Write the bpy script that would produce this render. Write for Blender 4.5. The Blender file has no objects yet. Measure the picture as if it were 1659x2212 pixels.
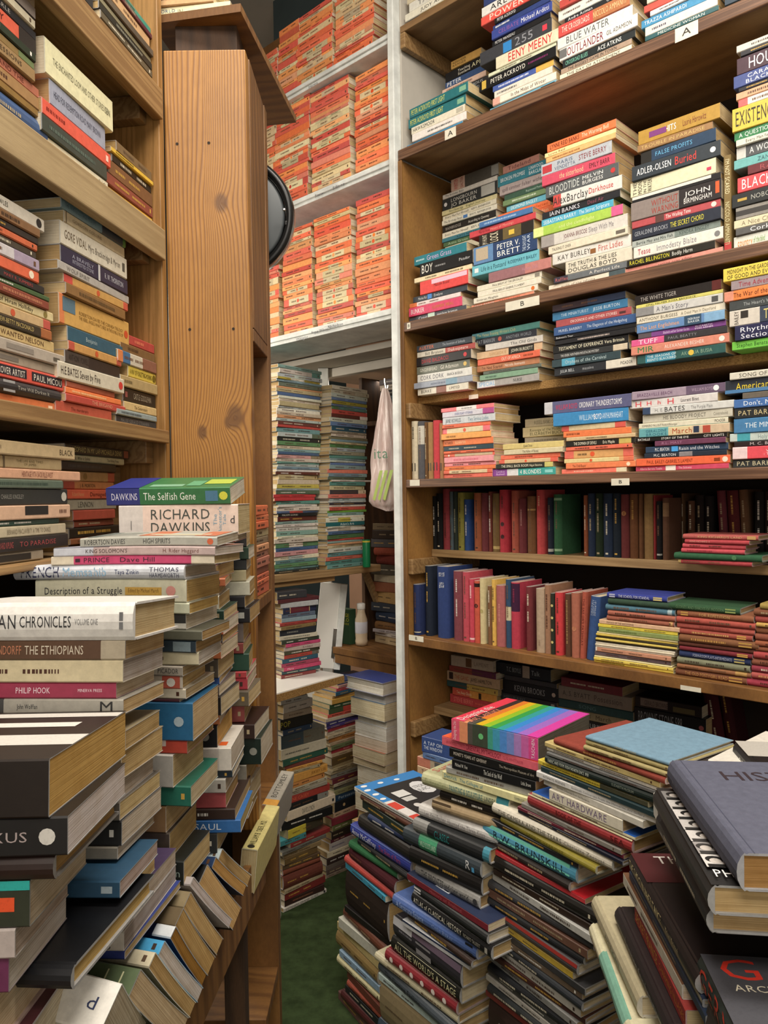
import bpy, bmesh, math, random
from mathutils import Vector, Matrix

# ------------------------------------------------------------------ camera
S = bpy.context.scene
COL = S.collection
FPX, IW, IH = 1650.0, 1659.0, 2212.0
CAM = Vector((0, 0, 1.58))
_p, _r = math.radians(1.11), math.radians(0.83)
FW = Vector((0, math.cos(_p), -math.sin(_p)))
_u0, _r0 = Vector((0, math.sin(_p), math.cos(_p))), Vector((1, 0, 0))
RT = _r0 * math.cos(_r) - _u0 * math.sin(_r)
UP = _u0 * math.cos(_r) + _r0 * math.sin(_r)
cd = bpy.data.cameras.new('camera'); cam = bpy.data.objects.new('camera', cd); COL.objects.link(cam)
cam.matrix_world = Matrix(((RT.x, UP.x, -FW.x, 0), (RT.y, UP.y, -FW.y, 0), (RT.z, UP.z, -FW.z, CAM.z), (0, 0, 0, 1)))
cd.sensor_fit = 'HORIZONTAL'; cd.sensor_width = 36; cd.lens = 36 * FPX / IW; cd.clip_start = 0.05
S.camera = cam

# ------------------------------------------------------------------ world, lights, exposure
S.view_settings.view_transform = 'Standard'; S.view_settings.look = 'None'
S.view_settings.exposure = 0.14; S.view_settings.gamma = 1.0
try: S.view_settings.use_curve_mapping = False
except Exception: pass
W = bpy.data.worlds.new('room_air'); S.world = W; W.use_nodes = True
W.node_tree.nodes['Background'].inputs[0].default_value = (1.0, 0.93, 0.84, 1)
W.node_tree.nodes['Background'].inputs[1].default_value = 0.06
S.cycles.max_bounces = 6; S.cycles.diffuse_bounces = 4; S.cycles.glossy_bounces = 2
S.cycles.transmission_bounces = 4; S.cycles.use_denoising = True; S.cycles.caustics_reflective = False; S.cycles.caustics_refractive = False
def area(name, loc, target, sx, sy, power, col):
    l = bpy.data.lights.new(name, 'AREA'); l.shape = 'RECTANGLE'; l.size = sx; l.size_y = sy; l.energy = power; l.color = col
    o = bpy.data.objects.new(name, l); COL.objects.link(o); o.location = loc
    d = Vector(target) - Vector(loc); o.rotation_euler = d.to_track_quat('-Z', 'Y').to_euler(); return o
area('ceiling_strip_light', (0.32, 0.82, 3.72), (0.34, 1.05, 0.0), 1.6, 0.5, 68, (1.0, 0.93, 0.83))
area('ceiling_strip_light_behind', (-0.05, -0.8, 3.5), (0.1, 2.2, 1.2), 1.6, 0.8, 44, (1.0, 0.92, 0.82))
area('fill_light_behind', (0.3, -1.7, 1.9), (0.2, 2.0, 1.5), 2.4, 1.6, 20, (1.0, 0.93, 0.84))  # wide unseen fill added behind the camera to lift the dark undersides
area('back_room_light', (-1.45, 2.75, 2.15), (-0.3, 3.0, 1.1), 0.5, 0.5, 17, (1.0, 0.92, 0.80))
area('passage_fill_light', (-0.12, 3.72, 2.10), (-0.15, 3.55, 0.0), 0.35, 0.35, 5, (1.0, 0.92, 0.82))  # unseen fill added under the soffit to brighten rear wall, shelf and bag

# ------------------------------------------------------------------ projection helpers
def project(p):
    d = Vector(p) - CAM; z = d.dot(FW)
    return (829.5 + FPX * d.dot(RT) / z, 1106 - FPX * d.dot(UP) / z, z)
def uw(az):
    a = math.radians(az); return Vector((math.sin(a), math.cos(a), 0)), Vector((-math.cos(a), math.sin(a), 0))
def s_at(P, u, z, px):
    """distance along u from P (at height z) whose picture column is px"""
    k = (px - 829.5) / FPX; a = Vector((P[0], P[1], z)) - CAM; n = RT - FW * k
    return -a.dot(n) / u.dot(n)
def hit(P, u, px, py):
    """point of the vertical plane through P along u seen at (px, py)"""
    d = FW + RT * ((px - 829.5) / FPX) + UP * ((1106 - py) / FPX)
    n = Vector((u.y, -u.x, 0)); t = (Vector((P[0], P[1], 0)) - CAM).dot(n) / d.dot(n)
    return CAM + d * t
def at_z(px, py, z):
    d = FW + RT * ((px - 829.5) / FPX) + UP * ((1106 - py) / FPX)
    return CAM + d * ((z - CAM.z) / d.z)

# ------------------------------------------------------------------ materials
def lin(c):
    c = c / 255.0
    return c / 12.92 if c <= 0.04045 else ((c + 0.055) / 1.055) ** 2.4
def hexc(h):
    if len(h) == 3: h = h[0]*2 + h[1]*2 + h[2]*2
    return tuple(lin(int(h[i:i+2], 16)) for i in (0, 2, 4)) + (1.0,)
def rgb8(h):
    if len(h) == 3: h = h[0]*2 + h[1]*2 + h[2]*2
    return tuple(int(h[i:i+2], 16) for i in (0, 2, 4))
def newmat(name):
    m = bpy.data.materials.new(name); m.use_nodes = True
    nt = m.node_tree; b = nt.nodes['Principled BSDF']; return m, nt, b
def N(nt, t, **kw):
    n = nt.nodes.new(t)
    for k, v in kw.items(): setattr(n, k, v)
    return n
def L(nt, a, b): nt.links.new(a, b)
def noise(nt, scale, vec=None, detail=4, rough=0.55):
    n = N(nt, 'ShaderNodeTexNoise'); n.inputs['Scale'].default_value = scale; n.inputs['Detail'].default_value = detail; n.inputs['Roughness'].default_value = rough
    if vec is not None: L(nt, vec, n.inputs['Vector'])
    return n
def ramp(nt, fac, stops):
    r = N(nt, 'ShaderNodeValToRGB'); e = r.color_ramp.elements
    while len(e) > 1: e.remove(e[-1])
    e[0].position, e[0].color = stops[0][0], stops[0][1]
    for p, c in stops[1:]:
        x = e.new(p); x.color = c
    L(nt, fac, r.inputs[0]); return r.outputs[0]
def mix(nt, mode, fac, a, b):
    m = N(nt, 'ShaderNodeMix'); m.data_type = 'RGBA'; m.blend_type = mode
    if isinstance(fac, (int, float)): m.inputs[0].default_value = fac
    else: L(nt, fac, m.inputs[0])
    for s, v in ((m.inputs[6], a), (m.inputs[7], b)):
        if isinstance(v, tuple): s.default_value = v
        else: L(nt, v, s)
    return m.outputs[2]
def bump(nt, b, h, strength, dist=0.001):
    n = N(nt, 'ShaderNodeBump'); n.inputs['Strength'].default_value = strength; n.inputs['Distance'].default_value = dist
    L(nt, h, n.inputs['Height']); L(nt, n.outputs[0], b.inputs['Normal'])
def coords(nt, scale=(1, 1, 1), kind='Object'):
    t = N(nt, 'ShaderNodeTexCoord'); m = N(nt, 'ShaderNodeMapping'); m.inputs['Scale'].default_value = scale
    L(nt, t.outputs[kind], m.inputs['Vector']); return m.outputs[0]
def cover_material(name, rough, cloth):
    m, nt, b = newmat(name)
    a = N(nt, 'ShaderNodeAttribute'); a.attribute_name = 'Col'
    v = coords(nt)
    g = noise(nt, 90, v, 5, 0.7)
    c = mix(nt, 'MULTIPLY', 1.0, a.outputs['Color'], ramp(nt, g.outputs[0], [(0.25, (0.80, 0.79, 0.77, 1)), (0.65, (1.04, 1.03, 1.0, 1))]))
    w = noise(nt, 420, v, 3, 0.8)     # rubbed, faded specks
    c = mix(nt, 'MIX', ramp(nt, w.outputs[0], [(0.70, (0, 0, 0, 1)), (0.80, (0.35, 0.35, 0.35, 1))]), c, (0.62, 0.56, 0.46, 1))
    hs = N(nt, 'ShaderNodeHueSaturation'); hs.inputs['Saturation'].default_value = 0.93; L(nt, c, hs.inputs['Color']); c = hs.outputs[0]
    L(nt, c, b.inputs['Base Color'])
    b.inputs['Roughness'].default_value = rough
    b.inputs['Specular IOR Level'].default_value = 0.22 if cloth else 0.42
    if cloth:
        f = noise(nt, 1500, v, 2, 0.5); bump(nt, b, f.outputs[0], 0.35, 0.0006)
    else:
        f = noise(nt, 60, v, 3, 0.5); bump(nt, b, f.outputs[0], 0.12, 0.001)
    return m
M = {}
M['paper_cover'] = cover_material('printed_card_cover', 0.42, False)
M['cloth_cover'] = cover_material('book_cloth', 0.85, True)
def pages_material():
    m, nt, b = newmat('paper_page_edges')
    a = N(nt, 'ShaderNodeAttribute'); a.attribute_name = 'Col'
    v = coords(nt, (4, 4, 900)); n1 = noise(nt, 1.0, v, 2, 0.7)
    v2 = coords(nt); n2 = noise(nt, 35, v2, 4, 0.6)
    c = mix(nt, 'MULTIPLY', 1.0, a.outputs['Color'], ramp(nt, n1.outputs[0], [(0.30, (0.55, 0.50, 0.43, 1)), (0.62, (1.05, 1.03, 1.0, 1))]))
    c = mix(nt, 'MULTIPLY', 0.6, c, ramp(nt, n2.outputs[0], [(0.3, (0.80, 0.72, 0.60, 1)), (0.6, (1, 1, 1, 1))]))
    L(nt, c, b.inputs['Base Color']); b.inputs['Roughness'].default_value = 0.9; b.inputs['Specular IOR Level'].default_value = 0.1
    bump(nt, b, n1.outputs[0], 0.5, 0.0006); return m
M['pages'] = pages_material()
def ink_material():
    m, nt, b = newmat('printed_ink'); a = N(nt, 'ShaderNodeAttribute'); a.attribute_name = 'Col'
    n = noise(nt, 300, coords(nt), 2, 0.6)
    L(nt, mix(nt, 'MULTIPLY', 1.0, a.outputs['Color'], ramp(nt, n.outputs[0], [(0.2, (0.8, 0.8, 0.8, 1)), (0.5, (1, 1, 1, 1))])), b.inputs['Base Color'])
    b.inputs['Roughness'].default_value = 0.5; return m
M['ink'] = ink_material()
def wood(name, dark, light, scale, stretch, rough=0.6, knots=(), speck=0.0):
    """timber: grain runs along the axis with the small stretch factor"""
    m, nt, b = newmat(name)
    v = coords(nt, stretch); tc = v
    n0 = noise(nt, 1.6 * scale, v, 3, 0.5)
    add = N(nt, 'ShaderNodeVectorMath', operation='ADD'); sc = N(nt, 'ShaderNodeVectorMath', operation='SCALE'); sc.inputs['Scale'].default_value = 0.22
    L(nt, n0.outputs['Color'], sc.inputs[0]); L(nt, v, add.inputs[0]); L(nt, sc.outputs[0], add.inputs[1])
    w = N(nt, 'ShaderNodeTexWave'); w.wave_type = 'BANDS'; w.bands_direction = 'DIAGONAL'; w.inputs['Scale'].default_value = scale
    w.inputs['Distortion'].default_value = 2.2; w.inputs['Detail'].default_value = 2; w.inputs['Detail Scale'].default_value = 1.2
    L(nt, add.outputs[0], w.inputs['Vector'])
    f = noise(nt, 40 * scale, v, 4, 0.7)
    c = ramp(nt, w.outputs[0], [(0.1, hexc(light)), (0.6, tuple(x * .4 + y * .6 for x, y in zip(hexc(dark), hexc(light)))), (0.98, tuple(x * .75 + y * .25 for x, y in zip(hexc(dark), hexc(light))))])
    c = mix(nt, 'MULTIPLY', 0.8, c, ramp(nt, f.outputs[0], [(0.3, (0.74, 0.71, 0.67, 1)), (0.65, (1.05, 1.04, 1.0, 1))]))
    big = noise(nt, 2.5, coords(nt), 3, 0.6)
    c = mix(nt, 'MULTIPLY', 0.7, c, ramp(nt, big.outputs[0], [(0.3, (0.66, 0.62, 0.56, 1)), (0.65, (1, 1, 1, 1))]))
    L(nt, c, b.inputs['Base Color']); b.inputs['Roughness'].default_value = rough
    bump(nt, b, f.outputs[0], 0.25, 0.001); return m
M['brown_board'] = wood('brown_stained_board', '6a4726', '8d6436', 3.0, (1.0, 6, .5), 0.55)
M['shelf_dark'] = wood('worn_brown_shelf_edge', '54392a', '7d5c46', 5.0, (0.25, 9, 9), 0.5)
M['panel_tan'] = wood('tan_hardboard', '8a6130', '9c723a', 1.2, (3, 3, 1.5), 0.7)
M['pine'] = wood('varnished_pine', '84602f', 'a67c48', 6.0, (5, 5, 0.2), 0.45)
M['pine_flat'] = wood('varnished_pine_lengthwise', '84633f', 'a5855a', 5.0, (0.15, 6, 6), 0.5)
M['pale_pine'] = wood('raw_pale_pine', '937650', 'b2946a', 5.0, (0.2, 6, 6), 0.6)
M['pale_lip'] = wood('dusty_pale_shelf_lip', 'a08a66', 'b6a07a', 5.0, (0.12, 5, 5), 0.6)
M['under_board'] = wood('brown_shelf_board', '7e6040', '967650', 2.0, (.4, 4, 4), 0.65)
M['dark_wood'] = wood('dark_old_timber', '38271a', '553c28', 4.0, (3, 3, 0.4), 0.7)
def flat_mat(name, h, rough=0.7, var=0.12, scale=6, bumpy=0.1, metal=0.0, spec=0.4):
    m, nt, b = newmat(name); v = coords(nt); n = noise(nt, scale, v, 5, 0.65); c = hexc(h)
    lo = tuple(x * (1 - var) for x in c[:3]) + (1,); hi = tuple(min(1, x * (1 + var * 0.5)) for x in c[:3]) + (1,)
    L(nt, ramp(nt, n.outputs[0], [(0.3, lo), (0.65, hi)]), b.inputs['Base Color'])
    b.inputs['Roughness'].default_value = rough; b.inputs['Metallic'].default_value = metal; b.inputs['Specular IOR Level'].default_value = spec
    f = noise(nt, scale * 25, v, 3, 0.6); bump(nt, b, f.outputs[0], bumpy, 0.001); return m
M['white_paint'] = flat_mat('chipped_white_paint', 'd9dcd8', 0.5, 0.22, 14, 0.2)
M['grey_wall'] = flat_mat('grey_white_plaster', 'b9b3a8', 0.8, 0.1, 5, 0.15)
M['dark_wall'] = flat_mat('dark_teal_wall', '3a4648', 0.8, 0.1, 4, 0.1)
M['back_dark'] = flat_mat('dark_back_board', '2b2119', 0.85, 0.2, 4, 0.1)
M['pink_wall'] = flat_mat('pinkish_cream_wall', 'b08a70', 0.8, 0.1, 4, 0.1)
M['ceiling'] = flat_mat('ceiling_paint', 'c9c4ba', 0.9, 0.06, 4, 0.1)
M['hardboard'] = flat_mat('brown_hardboard', '8a6c4c', 0.6, 0.12, 5, 0.06)
M['carpet'] = flat_mat('green_carpet_pile', '37452a', 0.95, 0.35, 22, 0.6, spec=0.1)
M['black_plastic'] = flat_mat('black_plastic', '141414', 0.35, 0.15, 10, 0.03)
M['grey_dish'] = flat_mat('grey_painted_metal', '54585a', 0.5, 0.06, 6, 0.03)
M['steel'] = flat_mat('bright_steel', 'b9b7b2', 0.25, 0.05, 10, 0.02, metal=1.0)
M['green_tin'] = flat_mat('green_enamel', '0f7a4a', 0.4, 0.1, 8, 0.03)
M['laminate'] = flat_mat('white_laminate', 'e8e6df', 0.35, 0.04, 5, 0.02)
M['label'] = flat_mat('paper_label', 'd9d4c2', 0.7, 0.12, 30, 0.05)
M['bottle'] = flat_mat('milky_bottle_plastic', 'c9b79c', 0.3, 0.08, 8, 0.02)
def chip_mat():
    m, nt, b = newmat('raw_chipboard_edge'); v = coords(nt, (1, 1, 2.2)); n = noise(nt, 160, v, 6, 0.8)
    L(nt, ramp(nt, n.outputs[0], [(0.32, hexc('5d401f')), (0.5, hexc('96713c')), (0.68, hexc('bb9760'))]), b.inputs['Base Color'])
    b.inputs['Roughness'].default_value = 0.85; bump(nt, b, n.outputs[0], 0.6, 0.002); return m
M['chipboard'] = chip_mat()
def plank_mat():
    """varnished pine plank: growth rings bend round two big knots (plank-local metres, x across, z up)"""
    m, nt, b = newmat('knotty_varnished_pine')
    t = N(nt, 'ShaderNodeTexCoord'); sep = N(nt, 'ShaderNodeSeparateXYZ'); L(nt, t.outputs['Object'], sep.inputs[0])
    def mth(op, a, c=None):
        n = N(nt, 'ShaderNodeMath', operation=op)
        for i, v in enumerate((a, c)):
            if v is None: continue
            if isinstance(v, (int, float)): n.inputs[i].default_value = v
            else: L(nt, v, n.inputs[i])
        return n.outputs[0]
    x, z = sep.outputs[0], sep.outputs[2]
    nz = noise(nt, 1.0, coords(nt, (7, 7, 0.9)), 3, 0.5)
    g = mth('ADD', mth('MULTIPLY', x, 1000.0), mth('MULTIPLY', nz.outputs[0], 46.0))
    # cathedral arch: parabola rising through the middle of the plank
    dx = mth('SUBTRACT', x, 0.078); arch = mth('MULTIPLY', mth('MULTIPLY', dx, dx), 9000.0)
    zz = mth('MULTIPLY', mth('SUBTRACT', z, 1.62), -30.0)
    wgt = mth('MULTIPLY', mth('SMOOTH_MAX', mth('SUBTRACT', 1.0, mth('MULTIPLY', mth('ABSOLUTE', dx), 19.0)), 0.0), 1.0)
    g = mth('ADD', g, mth('MULTIPLY', wgt, mth('ADD', zz, arch)))
    dark = None
    for kx, kz, rr in ((0.110, 2.170, 0.016), (0.064, 1.715, 0.012), (0.130, 1.745, 0.021), (0.118, 1.735, 0.012)):
        d = mth('SQRT', mth('ADD', mth('POWER', mth('SUBTRACT', x, kx), 2.0), mth('MULTIPLY', mth('POWER', mth('SUBTRACT', z, kz), 2.0), 0.45)))
        e = mth('POWER', 2.718, mth('MULTIPLY', d, -1.0 / (rr * 1.3)))
        g = mth('ADD', g, mth('MULTIPLY', e, 26.0))
        k = mth('SUBTRACT', 1.0, mth('MULTIPLY', d, 1.0 / rr)); k = mth('MAXIMUM', mth('MULTIPLY', k, 2.2), 0.0)
        dark = k if dark is None else mth('MAXIMUM', dark, k)
    s = mth('MULTIPLY', mth('ADD', mth('SINE', g), 1.0), 0.5); s = mth('POWER', s, 2.2)
    c = ramp(nt, s, [(0.0, hexc('a87839')), (0.5, hexc('9c6c30')), (1.0, hexc('805424'))])
    f = noise(nt, 60, coords(nt, (8, 8, 0.5)), 4, 0.7)
    c = mix(nt, 'MULTIPLY', 0.7, c, ramp(nt, f.outputs[0], [(0.3, (0.72, 0.68, 0.62, 1)), (0.6, (1.03, 1.02, 1, 1))]))
    bg = noise(nt, 5, coords(nt), 4, 0.6)
    c = mix(nt, 'MULTIPLY', 0.55, c, ramp(nt, bg.outputs[0], [(0.35, (0.68, 0.64, 0.6, 1)), (0.62, (1, 1, 1, 1))]))
    c = mix(nt, 'MIX', mth('MINIMUM', mth('MULTIPLY', dark, 0.8), 0.8), c, hexc('5b3a1c'))
    L(nt, c, b.inputs['Base Color']); b.inputs['Roughness'].default_value = 0.42; bump(nt, b, s, 0.15, 0.0008); return m
M['plank'] = plank_mat()
def bag_mat():
    m, nt, b = newmat('thin_polythene'); b.inputs['Roughness'].default_value = 0.32
    b.inputs['Alpha'].default_value = 0.66
    n = noise(nt, 30, coords(nt, (1, 1, 0.25)), 4, 0.6); bump(nt, b, n.outputs[0], 0.5, 0.01)
    L(nt, ramp(nt, n.outputs[0], [(0.3, (0.66, 0.45, 0.41, 1)), (0.7, (0.84, 0.74, 0.69, 1))]), b.inputs['Base Color']); return m
M['bag'] = bag_mat()

# ------------------------------------------------------------------ object helpers
def link(name, me, mat=None, parent=None):
    o = bpy.data.objects.new(name, me); COL.objects.link(o)
    if mat is not None: me.materials.append(M[mat] if isinstance(mat, str) else mat)
    if parent is not None: o.parent = parent
    return o
def mesh_from(verts, faces, cols=None):
    me = bpy.data.meshes.new('mesh'); me.from_pydata(verts, [], faces)
    if cols is not None:
        a = me.color_attributes.new('Col', 'FLOAT_COLOR', 'CORNER'); buf = []
        for f, c in zip(faces, cols): buf.extend(c * len(f))
        a.data.foreach_set('color', buf)
    return me
def tag(o, label, cat, group=None, kind=None):
    if label: o['label'] = label
    if cat: o['category'] = cat
    if group: o['group'] = group
    if kind: o['kind'] = kind
    return o
def empty(name, loc, rz=0.0):
    o = bpy.data.objects.new(name, None); COL.objects.link(o); o.location = loc; o.rotation_euler = (0, 0, rz); o.empty_display_size = 0.05; return o
def box_mesh(x0, x1, y0, y1, z0, z1, bev=0.0):
    bm = bmesh.new(); bmesh.ops.create_cube(bm, size=1)
    for v in bm.verts: v.co = Vector((x0 + (v.co.x + .5) * (x1 - x0), y0 + (v.co.y + .5) * (y1 - y0), z0 + (v.co.z + .5) * (z1 - z0)))
    if bev: bmesh.ops.bevel(bm, geom=bm.edges[:], offset=bev, segments=2, affect='EDGES', profile=0.5)
    me = bpy.data.meshes.new('mesh'); bm.to_mesh(me); bm.free(); return me
def box(name, mat, x0, x1, y0, y1, z0, z1, bev=0.002, parent=None):
    """box whose object origin is its lower corner, so wood grain differs board by board only through its size"""
    o = link(name, box_mesh(0, x1 - x0, 0, y1 - y0, 0, z1 - z0, bev), mat, parent); o.location = (x0, y0, z0); return o
def revolve(prof, seg=32, ring=False):
    if ring: prof = list(prof) + [prof[0]]
    vs, fs = [], []
    for r, z in prof:
        for k in range(seg):
            a = 2 * math.pi * k / seg; vs.append((r * math.cos(a), r * math.sin(a), z))
    for i in range(len(prof) - 1):
        for k in range(seg):
            j = (k + 1) % seg; fs.append((i*seg + k, i*seg + j, (i+1)*seg + j, (i+1)*seg + k))
    if not ring: fs.append(tuple(range(seg - 1, -1, -1))); fs.append(tuple((len(prof)-1)*seg + k for k in range(seg)))
    me = mesh_from(vs, fs)
    for p in me.polygons: p.use_smooth = len(p.vertices) == 4
    return me
# ------------------------------------------------------------------ lettering: outlines of the built-in font, kept as flat print on the covers
_fc = bpy.data.curves.new('glyphs', 'FONT'); _fo = bpy.data.objects.new('glyphs', _fc); COL.objects.link(_fo)
_fc.resolution_u = 2; _fc.size = 1.0; _fc.fill_mode = 'BOTH'
GL = {}
def glyph(ch):
    if ch not in GL:
        _fc.body = ch; bpy.context.view_layer.update()
        me = bpy.data.meshes.new_from_object(_fo.evaluated_get(bpy.context.evaluated_depsgraph_get()))
        vs = [(v.co.x, v.co.y) for v in me.vertices]; fs = [tuple(p.vertices) for p in me.polygons]
        bpy.data.meshes.remove(me)
        GL[ch] = (vs, fs, (max(v[0] for v in vs) if vs else 0.22) + 0.07)
    return GL[ch]
for _c in "ABCDEFGHIJKLMNOPQRSTUVWXYZabcdefghijklmnopqrstuvwxyz0123456789&'.,:;-!?()": glyph(_c)
bpy.data.objects.remove(_fo)
def text_shape(s):
    """(verts, faces, width) of one line, cap height about 0.72"""
    vs, fs, x = [], [], 0.0
    for ch in s:
        if ch == ' ' or ch not in GL: x += 0.30; continue
        g, f, adv = GL[ch]; o = len(vs)
        vs += [(a + x, b) for a, b in g]; fs += [tuple(i + o for i in q) for q in f]; x += adv
    return vs, fs, max(x - 0.07, 0.1)
def lay_text(V, F, C, s, x0, x1, y0, y1, col, put):
    """fit the text s (lines split by /) into the rectangle and append it through put(x, y) -> 3D point"""
    lines = s.split('/'); n = len(lines); hh = (y1 - y0) / n
    for i, ln in enumerate(lines):
        vs, fs, w = text_shape(ln); sy = hh * (0.92 if n == 1 else 0.80) / 0.74
        sx = min((x1 - x0) / w, sy * 1.35); xo = x0 + ((x1 - x0) - w * sx) / 2; yo = y1 - (i + 1) * hh + hh * 0.09
        o = len(V); V += [put(xo + a * sx, yo + b * sy) for a, b in vs]
        F += [tuple(k + o for k in q) for q in fs]; C += [col] * len(fs)

# ------------------------------------------------------------------ words for labels
ORD = 'zeroth first second third fourth fifth sixth seventh eighth ninth tenth eleventh twelfth thirteenth fourteenth fifteenth sixteenth seventeenth eighteenth nineteenth twentieth'.split()
TENS = {2: 'twenty', 3: 'thirty', 4: 'forty', 5: 'fifty', 6: 'sixty', 7: 'seventy'}
TENTH = {2: 'twentieth', 3: 'thirtieth', 4: 'fortieth', 5: 'fiftieth', 6: 'sixtieth', 7: 'seventieth'}
def ordinal(n):
    if n <= 20: return ORD[n]
    return TENTH[n // 10] if n % 10 == 0 else TENS[n // 10] + '-' + ORD[n % 10]
def cname(h):
    r, g, b = rgb8(h); mx, mn = max(r, g, b), min(r, g, b); v = mx / 255; s = 0 if mx == 0 else (mx - mn) / mx
    if v < 0.20: return 'black'
    if s < 0.13: return 'white' if v > 0.83 else 'pale grey' if v > 0.62 else 'grey' if v > 0.38 else 'dark grey'
    d = mx - mn
    hue = 60 * (((g - b) / d) % 6 if mx == r else (b - r) / d + 2 if mx == g else (r - g) / d + 4)
    if hue < 14 or hue >= 345: return ('maroon' if v < 0.5 else 'red') if s > 0.45 else ('pink' if v > 0.7 else 'dusky red')
    if hue < 32: return 'orange' if s > 0.6 and v > 0.75 else 'peach' if v > 0.8 and s < 0.6 else 'brown'
    if hue < 50: return 'cream' if v > 0.72 and s < 0.45 else 'golden' if v > 0.7 else 'brown' if v > 0.3 else 'dark brown'
    if hue < 70: return 'cream' if s < 0.33 and v > 0.7 else 'yellow' if v > 0.6 else 'olive'
    if hue < 165: return ('dark green' if v < 0.42 else 'green') if s > 0.25 else 'grey-green'
    if hue < 196: return 'teal' if v < 0.75 else 'turquoise'
    if hue < 255: return 'navy' if v < 0.42 else 'blue' if s > 0.35 else 'grey-blue'
    if hue < 300: return 'purple' if s > 0.25 else 'lilac'
    return 'magenta' if s > 0.5 and v > 0.5 else 'plum' if v < 0.5 else 'pink'

# ------------------------------------------------------------------ one book
RNG = random.Random(11)
PAGE = ['d9c7a0', 'cdb88f', 'e2d6b8', 'c7ae80', 'd3bf96', 'e8e0cc', 'bfa478']
NB = [0]; DBG = False
def parse(spec):
    d = []
    for tok in spec.split(';'):
        tok = tok.strip()
        if not tok: continue
        p = tok.split()
        d.append((p[0], p[1:]))
    return d
KNAME = {'p': 'paperback_book', 'h': 'hardback_book', 'c': 'clothbound_book', 'b': 'thin_booklet', 'o': 'orange_paperback', 't': 'secondhand_paperback', 'f': 'floor_paperback', 'l': 'old_paperback'}
KWORD = {'p': 'paperback', 'h': 'hardback', 'c': 'clothbound book', 'b': 'thin booklet', 'o': 'paperback', 't': 'paperback', 'f': 'paperback', 'l': 'paperback'}
def book(kind, label, group, origin, rot, Lb, Wb, t, hexcol, deco='', pages=None, sag=0.0, bw=0.0, marks=True, pin=0.0):
    """rot: 3x3 with columns = the book's length (spine, left to right), its depth (spine to fore-edge) and its thickness"""
    rng = RNG; NB[0] += 1
    hard = kind in 'hc'; base = hexc(hexcol); D = parse(deco)
    c = min(0.0028 if hard else 0.0009, t * 0.2); r = min(0.0016, t * 0.25)
    n = 5 if bw else 1
    top = [(Wb * k / n, t) for k in range(1, n + 1)]; bot = [(Wb * k / n, 0.0) for k in range(n, 0, -1)]
    if kind == 'c' or (kind == 'h' and t > 0.016):
        q = min(0.006, t * 0.22)
        sp = [(0.009, 0), (0.0065, c * 0.45), (0.004, 0), (0.0004, t * 0.10), (-q * 0.55, t * 0.3), (-q * 0.7, t * .5), (-q * 0.55, t * 0.7), (0.0004, t * 0.90), (0.004, t), (0.0065, t - c * 0.45), (0.009, t)]
        spine_w = lambda v: -q * 0.7 + (abs(v / t - .5) * 2) ** 2 * q * 0.5
    else:
        sp = [(r, 0), (0, r), (0, t - r), (r, t)]; spine_w = lambda v: 0.0
    prof = bot + sp + top + [(x, t - c) for x, _ in reversed(top)] + [(c + .001, t - c), (c + .001, c)] + [(x, c) for x, _ in reversed(bot)]
    nb, ns = len(bot), len(sp)
    def bend(u, w, v):
        x = u / Lb - 0.5
        return (u, w, v - sag * 4 * x * x + bw * (max(w, 0) / Wb) ** 2)
    bands = [(float(a[0]), float(a[1]), hexc(a[2])) for k, a in D if k == '#']
    wraps = [(float(a[0]), float(a[1]), hexc(a[2])) for k, a in D if k == '##']
    us = {0.0, 1.0}
    for b0, b1, _ in bands + wraps: us |= {b0, b1}
    if sag: us |= {k / 6 for k in range(7)}
    us = sorted(us)
    V, F, C = [], [], []
    np_ = len(prof)
    for u in us: V += [bend(u * Lb, w, v) for w, v in prof]
    inner = tuple(min(1, x * 0.5 + 0.35) for x in base[:3]) + (1,)
    for i in range(len(us) - 1):
        um = (us[i] + us[i + 1]) / 2; cs = cw = base
        for b0, b1, cc in wraps:
            if b0 <= um <= b1: cs = cw = cc
        for b0, b1, cc in bands:
            if b0 <= um <= b1: cs = cc
        for k in range(np_):
            k2 = (k + 1) % np_
            F.append((i * np_ + k, i * np_ + k2, (i + 1) * np_ + k2, (i + 1) * np_ + k))
            if nb - 1 <= k < nb + ns: C.append(cs if nb <= k < nb + ns - 1 else (cw if wraps else base))
            elif k < nb + ns + len(top) - 1: C.append(cw)
            else: C.append(inner)
    F.append(tuple(range(np_ - 1, -1, -1))); C.append(inner)
    F.append(tuple((len(us) - 1) * np_ + k for k in range(np_))); C.append(inner)
    # printed things lie 0.3 mm proud of the spine or the top cover
    TV, TF, TC = [], [], []
    has_text = False; lay = [0.0003]
    def on_spine(x, y): return bend(x, spine_w(min(max(y, 0), t)) - lay[0], y)
    def on_top(u, w): return bend(u, w, t - 0.00015 + lay[0])
    def quad(put, x0, x1, y0, y1, col):
        o = len(TV); TV.extend([put(x0, y0), put(x1, y0), put(x1, y1), put(x0, y1)]); TF.append((o, o + 1, o + 2, o + 3)); TC.append(col)
    def disc(put, x, y, rx, ry, col):
        o = len(TV); TV.extend(put(x + rx * math.cos(a * math.pi / 6), y + ry * math.sin(a * math.pi / 6)) for a in range(12)); TF.append(tuple(range(o, o + 12))); TC.append(col)
    def dashes(x0, x1, y0, y1, col):
        x = x0
        while x < x1:
            w = rng.uniform(0.25, 0.8) * (y1 - y0); quad(on_spine, x, min(x + w, x1), y0, y1, col); x += w + rng.uniform(0.2, 0.5) * (y1 - y0)
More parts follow.
